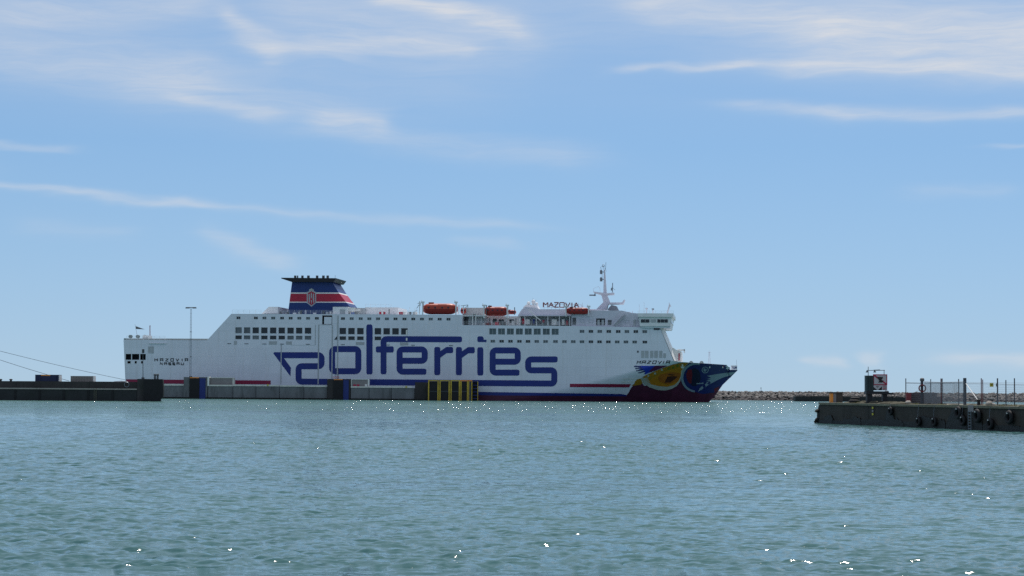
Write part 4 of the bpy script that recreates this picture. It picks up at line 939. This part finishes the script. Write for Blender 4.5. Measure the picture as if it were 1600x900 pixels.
panel_box(327.6, 364.4, 590.6, 601.8, 'grey bulk box beside the tall fender block under the lamp mast')  # its pale right bar carries the sunlit end of the box in colour
c, a, b, Y = panel_box(549.4, 575.8, 592.8, 605, 'white framed grey box with red marks on the ferry quay', True)
for x0, x1 in ((552, 556.4), (557.6, 561.6)): m = MB(); wbox(m, x0, 600.6, x1, 604, Y+.03, .06); m.build('red_mark', 'signred', c)
m = MB(); wbox(m, 570, 600.4, 573.6, 603.8, Y+.03, .06); m.build('white_mark', 'whitep', c)
# red rail on the second block
Y = cY(524); c = at(524, 592.4, Y+1); g = thing('stair_rail', 'small red guard rail on top of the tall block below the letter o', 'railing', c); m = MB()
for x in (520.6, 523.4, 526.4, 529): m.tube(at(x, 592.4, Y+1), at(x, 588, Y+1), .05, .05, 4)
m.build('post', 'signred', g); m = MB()
for y in (588.2, 590): m.tube(at(520.4, y, Y+1), at(529.2, y, Y+1), .05, .05, 4)
m.build('rail', 'signred', g)
# lattice pole in front of the letter o
c = at(525, 592.4, Y+2.4); g = thing('ladder_frame', 'slim dark steel ladder frame standing on the tall block below the letter o', 'ladder', c); m = MB()
for x in (523.8, 528.6): m.tube(at(x, 592.4, Y+2.4), at(x, 575, Y+2.4), .06, .06, 4)
for y in range(576, 592, 3): m.tube(at(523.8, y, Y+2.4), at(528.6, y, Y+2.4), .04, .04, 4)
m.build('frame', 'post', g)
# tall floodlight mast
Y = cY(298)+3; c = at(298, 589.6, Y)
g = thing('floodlight_mast', 'tall slim twin tube floodlight mast standing on the first tall block', 'lamp mast', c)
for dx in (-1.0, 1.0): MB().tube(at(297.4+dx, 589.6, Y), at(298.6+dx*.8, 480.6, Y), .07, .05, 6).build('mast_tube', 'steel', g)
m = MB()
for i in range(19): y = 585-i*5.6; m.tube(at(297.2+.01*i*5-.6, y, Y), at(298.9+.01*i*5-.6, y, Y), .03, .03, 4)
m.build('rungs', 'steel', g)
m = MB(); m.tube(at(290.6, 480.4, Y), at(306.4, 480.4, Y), .10, .10, 6); m.build('crossarm', 'post', g)
for x in (291.6, 294.8, 302.4, 305.4): m = MB(); p = at(x, 481, Y); m.box(p.x-.28, p.x+.28, Y-.35, Y+.2, p.z-.18, p.z+.12); m.build('floodlight', 'dgrey', g)
for y in (518.6, 557.4): m = MB(); p = at(298.2, y, Y); m.box(p.x-.26, p.x+.26, Y-.2, Y+.2, p.z-.07, p.z+.07); m.build('joint_collar', 'post', g)
m = MB(); m.tube(c, c+Vector((0, 0, .3)), .5, .42, 10); m.build('base', 'concn', g)
# small yellow valve boxes on the kerb
for x, y in ((418.4, 602.4), (634.6, 605.4)):
    m = MB(); wbox(m, x-1, y-2.2, x+1, y+.6, cY(x)-.3, .5); o = m.build('valve_box', 'signy'); tag(o, 'small yellow box on the kerb left of the letter p' if x < 500 else 'small yellow box on the kerb beside the stepped block', 'box', 'yellow boxes on the ferry quay kerb')
# rounded pier head: fender panels in yellow frames
g = thing('pier_head', 'rounded pier head faced with dark fender panels in yellow frames', 'pier head', (at(700, 625, 562).x, 562, 0))
fr = [(668.6, 685.2, 561.6, 561.2), (686.4, 702.6, 561.2, 561.3), (703.8, 718.6, 561.3, 561.9), (719.6, 731.2, 561.9, 563.4), (731.8, 737.8, 563.4, 564.8)]
for k, (x0, x1, Y0, Y1) in enumerate(fr):
    A, Bv = at(x0, 626, Y0), at(x1, 626, Y1); A.z = Bv.z = 0; d = (Bv-A); L_ = d.length; d.normalize(); n = Vector((-d.y, d.x, 0)); zt = at((x0+x1)/2, 595.6, Y0).z
    def obx(u0, u1, v0, v1, z0, z1):
        mb = MB(); P = [A+d*u+n*v for u, v in ((u0, v0), (u1, v0), (u1, v1), (u0, v1))]
        return mb.add([(p.x, p.y, z0) for p in P]+[(p.x, p.y, z1) for p in P], [(0, 3, 2, 1), (4, 5, 6, 7), (0, 1, 5, 4), (1, 2, 6, 5), (2, 3, 7, 6), (3, 0, 4, 7)])
    obx(.1, L_-.1, .12, 1.4, -1.3, zt-.1).build('fender_panel', 'rubber' if k < 4 else 'post', g)
    obx(0, .34, 0, .4, -1.2, zt).build('frame_post', 'yellow', g); obx(L_-.34, L_, 0, .4, -1.2, zt).build('frame_post', 'yellow', g)
    obx(0, L_, -.03, .5, zt, zt+.3).build('frame_top', 'yellow' if k < 3 else 'orange', g)
    if k < 4: obx(.34, L_-.34, .09, .119, zt*.47, zt*.47+.1).build('panel_seam', 'dgrey', g)
Y = 565.6; A, Bv = at(738.6, 626, Y), at(747.2, 596.4, Y)
MB().box(A.x, Bv.x, Y+.6, Y+1.4, -1.2, Bv.z-.2).build('fender_panel', 'rubber', g)
MB().box(Bv.x-.22, Bv.x, Y, Y+.5, -1.2, Bv.z).build('frame_post', 'yellow', g)
for i in range(6): z = .5+i*.95; MB().box(A.x, Bv.x-.22, Y+.1, Y+.3, z, z+.22).build('ladder_rung', 'fendblue', g)
MB().box(A.x, Bv.x, Y+.1, Y+.5, Bv.z-.15, Bv.z+.1).build('frame_top', 'panelg', g)
a, b = at(668, 622, 562), at(740, 598, 562); MB().prism([(a.x, 562.6), (b.x-.6, 566.4), (b.x, 568), (b.x, 572), (a.x, 572)], 0, 1)
m = MB(); P = [(a.x, 563.1), (at(718, 622, 563).x, 563.6), (at(737, 622, 566).x, 566.8), (at(746, 622, 568).x, 568), (at(746, 622, 568).x, 573), (a.x, 573)]
zt = at(700, 598, 562).z; m.add([(x, y, -1.4) for x, y in P]+[(x, y, zt) for x, y in P], [(5, 4, 3, 2, 1, 0), (6, 7, 8, 9, 10, 11)]+[(i, (i+1) % 6, (i+1) % 6+6, i+6) for i in range(6)]); m.build('core_block', 'concn', g)

# ------------------------------------------------------------------ right quay
QA, QB = on_water(1274.5, 661), on_water(1601, 675.2); QA.z = QB.z = 0
QD = (QB-QA).normalized(); QN = Vector((-QD.y, QD.x, 0))     # QN points inland
QANG = math.atan2(QD.y, QD.x)
q = thing('right_quay', 'dark stained concrete quay wall with hanging tyres and mossy coping', 'quay', QA, QANG, world=False)
def qa(px, b):                    # distance along the quay where the line b metres inland crosses the photo column px
    d = ray(px, 620); O = QA + QN*b; den = QD.x*d.y - QD.y*d.x
    return (O.y*d.x - O.x*d.y)/den
def qz(px, py, b):
    a = qa(px, b); w = QA + QD*a + QN*b; d = ray(px, py); return (CP + d*(w.y/d.y)).z
def q3(px, py, b): return (qa(px, b), b, qz(px, py, b))
def qw(px, py, b): p = q3(px, py, b); return QA + QD*p[0] + QN*p[1] + Vector((0, 0, p[2]))
ZT = 2.12; END = 64.0
n = 11; ed = [.9 + (END-.9)*(i/n) for i in range(n+1)]
for i, (a, b) in enumerate(zip(ed, ed[1:])):
    MB().box(a+.02, b-.02, random.uniform(0, .05), 14, -1.5, ZT-.22).build('concrete_panel', 'concd', q)
    MB().box(a+.015, b-.015, -.10, 14.02, ZT-.215, ZT+random.uniform(-.03, .03)).build('coping_slab', 'cope', q)
    MB().box(a+.01, b-.01, -.05, -.002, -1.4, .35+random.uniform(-.1, .25)).build('weed_band', 'weed_shade', q)
MB().prism([(-.05, -1.5), (.9, -1.5), (.9, ZT-.25), (.55, ZT-.25), (.30, ZT-.75), (.12, ZT-.8)], .1, 13).build('end_fender', 'rubber', q)
for i in range(9):                  # broken concrete left at the worn quay end
    m = MB(); r_e = random.uniform(.12, .3); m.rock((random.uniform(.12, .7), random.uniform(-.08, .6), random.uniform(-.1, ZT-.6)), r_e, r_e, r_e*.8, .3); m.build('broken_concrete', 'concd', q)
# recess with ladder, depth marks
a0, a1 = qa(1514.4, 0), qa(1523, 0)
MB().box(a0, a1, -.14, -.102, 1.55, ZT+.03).build('repair_patch', 'panelg', q)
m = MB(); a0, a1 = qa(1516, 0), qa(1520.4, 0)
for a in (a0, a1): m.tube((a, -.2, -.6), (a, -.2, 1.6), .035, .035, 5)
for i in range(7): m.tube((a0, -.2, .1+i*.25), (a1, -.2, .1+i*.25), .025, .025, 4)
m.build('ladder', 'steel', q)
for i in range(3): a = qa(1364.4, 0); MB().box(a-.16, a+.16, -.075, -.052, 1.0+i*.3, 1.2+i*.3).build('depth_mark', 'signy' if i % 2 == 0 else 'panelg', q)
def recess_shade(x0, x1, y0, y1):          # ragged black plates painting in the shade of arched wall recesses
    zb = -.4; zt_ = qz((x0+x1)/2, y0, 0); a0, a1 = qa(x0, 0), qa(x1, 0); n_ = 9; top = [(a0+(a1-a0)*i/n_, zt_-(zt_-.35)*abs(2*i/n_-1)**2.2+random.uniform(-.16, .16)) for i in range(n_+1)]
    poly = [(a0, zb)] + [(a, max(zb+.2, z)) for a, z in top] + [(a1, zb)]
    MB().prism(poly, -.075-random.uniform(0, .01), -.003).build('recess_shade_patch', 'weed_shade', q)
for w_ in ((1383, 1399, 638, 668), (1394, 1413, 655, 668), (1428, 1466, 652, 669), (1479, 1512, 636, 671), (1519.5, 1536, 640, 672), (1537, 1560, 656, 673), (1330, 1346, 650, 664), (1288, 1302, 648, 662), (1466, 1478, 655, 669)): recess_shade(*w_)
# tyres
ty = [(1576.7, 652.2, .60, 'round black tyre fender at the outer right end of the quay wall'), (1526.6, 650, .62, 'black tyre fender right of the quay ladder'), (1546.4, 662, .52, 'low black tyre fender between the ladder tyre and the round one'),
      (1497, 645, .58, 'black tyre fender high on the wall left of the ladder'), (1503.6, 657, .48, 'low black tyre fender left of the ladder near the water'), (1459, 659, .45, 'low black tyre fender below the big fence post'), (1434.5, 658.6, .45, 'low black tyre fender below the lifebuoy post'), (1391, 642.4, .42, 'black tyre fender below the right leg of the sign stand')]
for px, py, rr_, lb in ty:
    a, _, z = q3(px, py, -.22); w = QA + QD*a + QN*(-.22) + Vector((0, 0, z))
    g = thing('tyre_fender', lb, 'tyre', w, QANG, 'tyre fenders hung on the right quay wall', world=False)
    m = MB(); m.torus((0, 0, 0), rr_*.70, rr_*.30, n=20, m=8); m.build('tyre', 'rubber', g, smooth=True)
    m = MB(); m.lathe((0, .14, 0), [(rr_*.44, 0), (rr_*.44, .04)], 16, (0, 1, 0)); m.build('backing_disc', 'rubber', g)
    m = MB(); m.tube((-.04, -.05, rr_*.6), (-.1, .12, ZT-z), .018, .018, 4); m.build('chain', 'steel', g)
    MB().box(-.09, .02, -rr_*.31-.02, -rr_*.31+.02, rr_*.5, rr_*.66).build('shackle_glint', 'whitep', g)  # white colour paints in the glint on the tyre's tie
# ground strip on the quay, grass
m = MB()
for i in range(70):
    a = random.uniform(1, END-2); b = random.uniform(.9, 5); m.rock((a, b, ZT), random.uniform(.2, .9), random.uniform(.2, .7), random.uniform(.03, .14), .3)
o = m.build('soil_clods', 'soil', q); tag(o, kind='stuff')
m = MB()
for (px, nn, h) in ((1341, 60, .22), (1336, 30, .15), (1400, 30, .12), (1432, 50, .14), (1470, 40, .12), (1547, 60, .16), (1586, 40, .2), (1310, 20, .12), (1560, 30, .14)):
    for i in range(nn):
        b = random.uniform(.8, 2.6); a = qa(px, b)+random.gauss(0, .5); t2 = random.random()*6.28; w_ = .02; l_ = random.uniform(-.08, .08); hh = h*random.uniform(.5, 1.3)
        m.add([(a-w_*math.cos(t2), b-w_*math.sin(t2), ZT), (a+w_*math.cos(t2), b+w_*math.sin(t2), ZT), (a+l_, b+random.uniform(-.08, .08), ZT+hh)], [(0, 1, 2)])
o = m.build('grass', 'grass', None, recalc=False); o.location = QA; o.rotation_euler = (0, 0, QANG); tag(o, 'dry yellow grass tufts along the quay edge', 'grass', kind='stuff')
def qthing(name, label, cat, px, b, group=None):
    a = qa(px, b); return thing(name, label, cat, QA+QD*a+QN*b+Vector((0, 0, ZT)), 0, group)
def wq(mb, px0, py0, px1, py1, b, depth):    # upright box facing the viewer, its foot where column px0..px1 meets the strip b metres inland
    Y = qw((px0+px1)/2, 620, b).y; p0, p1 = at(px0, py1, Y), at(px1, py0, Y); return mb.box(p0.x, p1.x, Y, Y+depth, p0.z, p1.z)
# marker block at the quay end
b = 1.6; g = qthing('marker_block', 'timber marker block with an orange end painted sunlit bright at the tip of the right quay', 'marker', 1307, b)
Yb = qw(1307, 620, b).y; zf = lambda Y: ZT
def quay_box(name, px0, px1, py0, py1, Y, d, mt, par):
    p0, p1 = at(px0, py1, Y), at(px1, py0, Y); return MB().box(p0.x, p1.x, Y, Y+d, max(ZT, p0.z) if py1 < 626 else ZT, p1.z).build(name, mt, par)
quay_box('sunlit_orange_panel', 1297.6, 1301.8, 614.6, 626, Yb-.05, .8, 'orange', g); quay_box('pale_strip', 1302, 1306.6, 614.6, 629, Yb-.03, .8, 'panelg', g)  # sunlit look of the orange end is put into its paint
quay_box('block', 1306.7, 1316.6, 614.6, 629, Yb, .8, 'brown', g); quay_box('cap', 1296.8, 1318, 612.6, 614.5, Yb-.1, 1.0, 'brown', g)
# tyre heap and bollard beside it
g = qthing('scrap_tyre', 'dark old tyre lying on the quay left of the sign stand', 'tyre', 1334, 1.5); w = qw(1335, 629, 1.5); w.z = ZT
m = MB(); m.torus((w.x, w.y, ZT+.16), .42, .17, (0, 0, 1), 18, 8); m.build('tyre', 'rubber', g, smooth=True); m = MB(); m.torus((w.x+.1, w.y+.2, ZT+.44), .36, .15, (.2, 0, 1), 18, 8); m.build('upper_tyre', 'rubber', g, smooth=True)
# sign stand
b = 2.2; Ys = qw(1372, 620, b).y
g = qthing('sign_stand', 'dark stand with green cabinet, lamp bar and red bordered no anchoring sign', 'sign', 1372, b)
def sq(name, x0, y0, x1, y1, dy, d, mt, par=None):
    p0, p1 = at(x0, y1, Ys+dy), at(x1, y0, Ys+dy); return MB().box(p0.x, p1.x, Ys+dy, Ys+dy+d, p0.z, p1.z).build(name, mt, par or g)
sq('cabinet', 1353.4, 586.8, 1365, 612, 0, .9, 'cabin')
for x in (1357, 1361): sq('cabinet_seam', x-.25, 588, x+.25, 611, -.02, .018, 'black')
sq('back_board', 1365.1, 585.6, 1385.9, 610, .12, .12, 'dgrey')
sq('table_slab', 1353.8, 611.4, 1389, 615.8, -.15, 1.3, 'black'); sq('side_shelf', 1385, 613.6, 1396, 616.4, .3, .8, 'black')
for x0, x1 in ((1355, 1363), (1379.6, 1386.6)):
    p0, p1 = at(x0, 630, Ys+.1), at(x1, 615.9, Ys+.1); MB().box(p0.x, p1.x, Ys+.1, Ys+.9, ZT, p1.z).build('leg', 'black', g)
br = sq('sign_board', 1364.2, 584.9, 1386.4, 601.6, .03, .06, 'signred')
sq('sign_face', 1365.9, 586.4, 1384.9, 600.2, .005, .024, 'signw', br)
def sgp(poly, dy, mt, name, par): P = [at(*p, Ys) for p in poly]; return MB().prism([(p.x, p.z) for p in P], Ys+dy, Ys+dy+.018).build(name, mt, par)
sgp([(1365.9, 586.4), (1367.8, 586.4), (1384.9, 598.8), (1384.9, 600.2), (1383.2, 600.2), (1365.9, 587.8)], -.016, 'signred', 'red_bar', br)
sgp([(1369.6, 588.8), (1379.4, 589), (1378.8, 591.8), (1376.8, 593.4), (1378, 594.4), (1380.6, 594.6), (1379.4, 597), (1377, 597.6), (1372.2, 597.6), (1374, 595), (1372.6, 592.4)], -.037, 'signb', 'anchor_symbol', br)
lo = sq('lower_board', 1364.4, 602, 1386.2, 610, .03, .06, 'signw')
sgp([(1364.8, 604.6), (1371, 609.8), (1364.8, 609.8)], .008, 'signb', 'black_wedge', lo); sgp([(1371.6, 609.8), (1378, 603.6), (1378, 609.8)], .008, 'signb', 'black_wedge', lo)
sgp([(1368.6, 603), (1373.6, 603), (1371, 606)], .008, 'panelg', 'grey_wedge', lo)
for y, c_ in ((603.2, 'signred'), (605.2, 'panelg'), (607.2, 'signred'), (608.8, 'panelg')): sgp([(1379.6, y-.5), (1385.4, y-.5), (1385.4, y+.4), (1379.6, y+.4)], .008, c_, 'text_line', lo)
sq('white_box', 1383.6, 610.4, 1388, 612.2, -.1, .3, 'whitep')
m = MB()
for x, y0, y1 in ((1356.6, 586.8, 573), (1381.4, 585, 578)): m.tube(at(x, y0, Ys+.4), at(x, y1, Ys+.4), .035, .03, 5)
m.tube(at(1354.2, 578.8, Ys+.4), at(1382.6, 578.6, Ys+.4), .03, .03, 5); m.tube(at(1365, 578.2, Ys+.4), at(1375, 577.8, Ys+.4), .03, .03, 5); m.build('lamp_bar', 'dgrey', g)
for x in (1354.8, 1366.8): m = MB(); p = at(x, 579, Ys+.4); m.lathe((p.x, p.y, p.z), [(.05, .02), (.07, -.04), (.15, -.16), (.15, -.19)], 10); m.build('lamp', 'dgrey', g)
# ground mound under the stand
m = MB()
for i in range(46):
    px = random.uniform(1340, 1420); w = qw(px, 628, random.uniform(1.2, 4)); m.rock((w.x, w.y, ZT), random.uniform(.3, .9), random.uniform(.3, .7), random.uniform(.08, .24), .3)
o = m.build('earth_mound', 'soil'); tag(o, 'dark mossy earth heaped around the legs of the sign stand', 'earth', kind='stuff')
# boulders
def boulder(px, b, r, rz, label, mt='rockp'):
    w = qw(px, 628, b); m = MB(); m.rock((0, 0, rz*.7), r, r*.8, rz, .16); o = m.build('boulder', mt); o.location = (w.x, w.y, ZT); tag(o, label, 'boulder', 'pale boulders on the right quay')
boulder(1419.4, 1.2, .30, .20, 'small pale boulder at the foot of the first fence post'); boulder(1545.6, 1.0, .34, .24, 'larger pale boulder right of the leaning white strut'); boulder(1552, 1.3, .22, .14, 'small pale stone touching the larger boulder')
# concrete block with red piece behind the lifebuoy
Y = qw(1440, 620, 3.4).y; g = qthing('concrete_block', 'low purple grey concrete block behind the lifebuoy post', 'block', 1440, 3.4)
p0, p1 = at(1424.4, 627, Y), at(1464, 613.8, Y); MB().box(p0.x, p1.x, Y, Y+1.2, ZT, p1.z).build('block', 'block', g); 
p2 = at(1464, 617, Y); m = MB(); m.box(p1.x, p1.x+.5, Y, Y+1.1, ZT, p2.z-.2); m.build('step', 'block', g)
g = qthing('red_bin', 'small faded red bin at the left end of the low concrete block', 'bin', 1420, 3.4); p0, p1 = at(1416.6, 627, Y-.4), at(1424, 614.8, Y-.4)
MB().prism([(p0.x+.05, ZT), (p1.x-.03, ZT), (p1.x, p1.z), (p0.x, p1.z)], Y-.4, Y+.2).build('bin_body', 'life', g); MB().box(p0.x-.03, p1.x+.02, Y-.43, Y+.23, p1.z, p1.z+.06).build('lid', 'life', g)
# lifebuoy post
Y = qw(1440.6, 620, 2.2).y; g = qthing('lifebuoy_post', 'thick grey post with a round lamp head holding the lifebuoy', 'post', 1440.6, 2.2)
p = at(1440.6, 627, Y); t_ = at(1440.6, 594.4, Y); MB().tube((p.x, Y, ZT), (t_.x, Y, t_.z), .14, .14, 10).build('post', 'post', g)
c = at(1440.8, 593.4, Y); m = MB(); m.lathe((c.x, Y, c.z), [(.08, -.18), (.18, -.12), (.22, 0), (.17, .13), (.05, .19)], 12); m.build('lamp_head', 'dgrey', g)
c = at(1441.2, 606.6, Y-.22); o = thing('lifebuoy', 'faded red ring lifebuoy hung on the thick grey post', 'lifebuoy', c)
m = MB(); m.torus(c, .31, .065, n=22, m=8); m.build('ring', 'life', o, smooth=True)
for k in range(4):
    t2 = math.pi/4+k*math.pi/2; d = Vector((math.cos(t2), 0, math.sin(t2))); m = MB(); m.tube(c+d*.31-Vector((d.z, 0, -d.x))*.05, c+d*.31+Vector((d.z, 0, -d.x))*.05, .072, .072, 8); m.build('band', 'panelg', o)
# the fence: posts, rails and wire mesh are its parts
FB = 2.4
g = qthing('wire_fence', 'tall wire mesh fence of thin dark posts along the right quay', 'fence', 1507, FB)
posts = [(1415.4, 591.2, .045, 'post'), (1454.3, 592.4, .04, 'post'), (1470.4, 591.4, .05, 'postr'), (1472.2, 591.4, .05, 'post'), (1498, 592.2, .05, 'post'), (1507.6, 590.6, .15, 'post'), (1533.4, 591, .045, 'postr'), (1535.6, 593, .04, 'postr'), (1558.7, 591, .06, 'post'), (1571.8, 593.8, .045, 'post'), (1585.2, 591, .05, 'post'), (1612, 592, .05, 'post'), (1640, 592, .05, 'post')]
for px, py, r, mt in posts:
    t_ = qw(px, py, FB); MB().tube((t_.x, t_.y, ZT-.02), t_, r, r, 8).build('post', mt, g)
def wire(p, r=.018): MB().path(p, r, 5).build('rail', 'mesh', g)
for dy in (0, 1.6): wire([qw(1415.4, 597.8+dy*.5, FB), qw(1440.6, 598.4+dy*.4, FB)]); 
wire([qw(1444, 596.6, FB-.1), qw(1470, 597.6, FB-.1), qw(1498, 597, FB-.1), qw(1507, 596.6, FB-.1)], .03); wire([qw(1444, 598.8, FB-.1), qw(1507, 599, FB-.1)])
wire([qw(1508, 599, FB), qw(1558, 600, FB), qw(1640, 602.4, FB)]); wire([qw(1508, 597.4, FB), qw(1640, 599, FB)], .010)
wire([qw(1508, 621, FB), qw(1558, 623.4, FB), qw(1640, 627, FB)])
def mesh_panel(x0, x1, y0, y1, k, nv, r):
    m = MB(); a, b = qw(x0, y0, FB-.12), qw(x1, y1, FB-.12)
    for i in range(k+1):
        p = a.lerp(b, i/k); m.tube((p.x, p.y, ZT+.05), p, r, r, 3)
    for j in range(nv):
        u = (j+.5)/nv; m.tube((a.x, a.y, ZT+.05+(a.z-ZT-.05)*u), (b.x, b.y, ZT+.05+(b.z-ZT-.05)*u), r, r, 3)
    o = m.build('wire_mesh', 'mesh', g, recalc=False); o['kind'] = 'stuff'
mesh_panel(1444, 1470, 597.4, 597.8, 46, 26, .0095); mesh_panel(1472.6, 1507, 597.8, 597, 58, 26, .0095)
mesh_panel(1535.6, 1558.5, 599.8, 600.2, 20, 10, .005); mesh_panel(1558.8, 1640, 600.2, 602, 60, 10, .005); mesh_panel(1509, 1533, 599.2, 599.8, 20, 10, .005); mesh_panel(1415.6, 1440, 598, 598.4, 20, 10, .004)
m = MB(); s_ = qw(1549.4, 601.4, FB-.1); m.box(s_.x-.16, s_.x+.16, s_.y-.03, s_.y, s_.z-.16, s_.z+.16); pl = m.build('warning_plate', 'signy', g)
MB().box(s_.x-.06, s_.x+.06, s_.y-.045, s_.y-.031, s_.z-.02, s_.z+.05).build('mark', 'cabin', pl)
m = MB(); s_ = qw(1557.6, 601.4, FB-.15); m.box(s_.x-.07, s_.x+.07, s_.y-.1, s_.y, s_.z-.14, s_.z+.14); m.build('lock_box', 'dgrey', g)
m = MB(); m.tube(qw(1509.6, 599.6, FB-.2), qw(1527.4, 624.6, 1.5), .035, .035, 6); m.build('strut', 'whitep', g)
for x0 in (1462, 1489, 1491, 1494, 1474.8): p = qw(x0, 603 if x0 < 1480 else 600, FB+.2); MB().tube((p.x, p.y, ZT+.7), p, .014, .014, 4).build('pale_rod', 'whitep', g)
w = qw(1529.2, 627, 1.3); o = thing('mooring_bollard', 'dark iron mooring bollard at the foot of the leaning white strut', 'bollard', (w.x, w.y, ZT)); m = MB(); m.lathe((w.x, w.y, ZT), [(.2, 0), (.15, .06), (.13, .35), (.17, .42), (.17, .5), (.06, .56)], 12); m.build('bollard_body', 'rubber', o)
m = MB(); m.tube((w.x-.1, w.y, ZT+.4), (w.x+.12, w.y-.05, ZT+.32), .05, .05, 8); m.build('bollard_horn', 'rubber', o)
# life rope on the post
m = MB(); m.path([qw(1437.5, 608, 2.1), qw(1434, 611, 2.1), qw(1431, 612, 2.2), qw(1428, 613.6, 2.3)], .012, 4); o = m.build('throw_rope', 'whitep'); tag(o, 'thin pale throw rope trailing from the lifebuoy over the concrete block', 'rope')

# ------------------------------------------------------------------ breakwater beyond the ferry
YB = 722
bw = thing('breakwater', 'long rubble breakwater of pale boulders beyond the ferry bow', 'breakwater', (at(1200, 625, YB).x, YB, 0))
xa, xb = at(1010, 620, YB).x, at(2100, 620, YB).x; zt = at(1200, 612.6, YB+7).z
MB().add([(xa, YB-1.0, -1.5), (xb, YB-1.0, -1.5), (xb, YB+7, zt-.5), (xa, YB+7, zt-.5), (xb, YB+14, zt-.5), (xa, YB+14, zt-.5), (xb, YB+26, -1.5), (xa, YB+26, -1.5)], [(0, 1, 2, 3), (3, 2, 4, 5), (5, 4, 6, 7)]).build('core', 'rockw', bw, recalc=False)
m1, m2 = MB(), MB()
W_b = xb-xa
for i in range(5200):
    u = random.random()**.9; x = xa + W_b*random.random(); y = YB - .8 + 9.0*u; z = -.3 + (zt+.15)*min(1, u*1.12); r = random.uniform(.30, .75)
    if z < 1.0+random.uniform(-.3, .3): continue
    m1.rock((x, y, z), r, r*random.uniform(.7, 1.1), r*random.uniform(.55, .95), .3)
for i in range(1500):
    x = xa + W_b*random.random(); u = random.random()*.32; y = YB-1.2+9*u; z = -.4+(zt+.15)*u*1.1; r = random.uniform(.4, .9); m2.rock((x, y, z), r, r*.9, r*.6, .3)
o = m1.build('rubble', 'rock', bw, recalc=False); o['kind'] = 'stuff'; o = m2.build('wet_rubble', 'rockw', bw, recalc=False); o['kind'] = 'stuff'
c = at(1189.4, 612.4, YB+7); g = thing('beacon_pole', 'slender dark beacon pole on the crest of the breakwater', 'pole', c)
MB().tube(c-Vector((0, 0, .4)), at(1189, 606, YB+7), .10, .06, 6).build('pole', 'dgrey', g); m = MB(); m.tube(c, at(1191, 610.6, YB+7), .08, .08, 5); m.build('brace', 'dgrey', g); m = MB(); m.lathe(at(1189, 606, YB+7), [(.12, -.3), (.16, 0), (.05, .2)], 8); m.build('topmark', 'dgrey', g)
# low dark jetty in front of it
Yj = 672; jt = thing('low_jetty', 'low dark jetty lying in front of the breakwater rubble', 'jetty', (at(1270, 626, Yj).x, Yj, 0))
a, b = at(1242.6, 627, Yj), at(1420, 620.8, Yj)
for i in range(7):
    u0, u1 = a.x+(b.x-a.x)*i/7, a.x+(b.x-a.x)*(i+1)/7; MB().box(u0+.03, u1-.03, Yj, Yj+5, -1, b.z+random.uniform(-.03, .03)).build('concrete_panel', 'concb', jt)
    MB().box(u0+.02, u1-.02, Yj-.06, Yj+5.02, b.z+.035, b.z+.25).build('deck_slab', 'concn', jt)
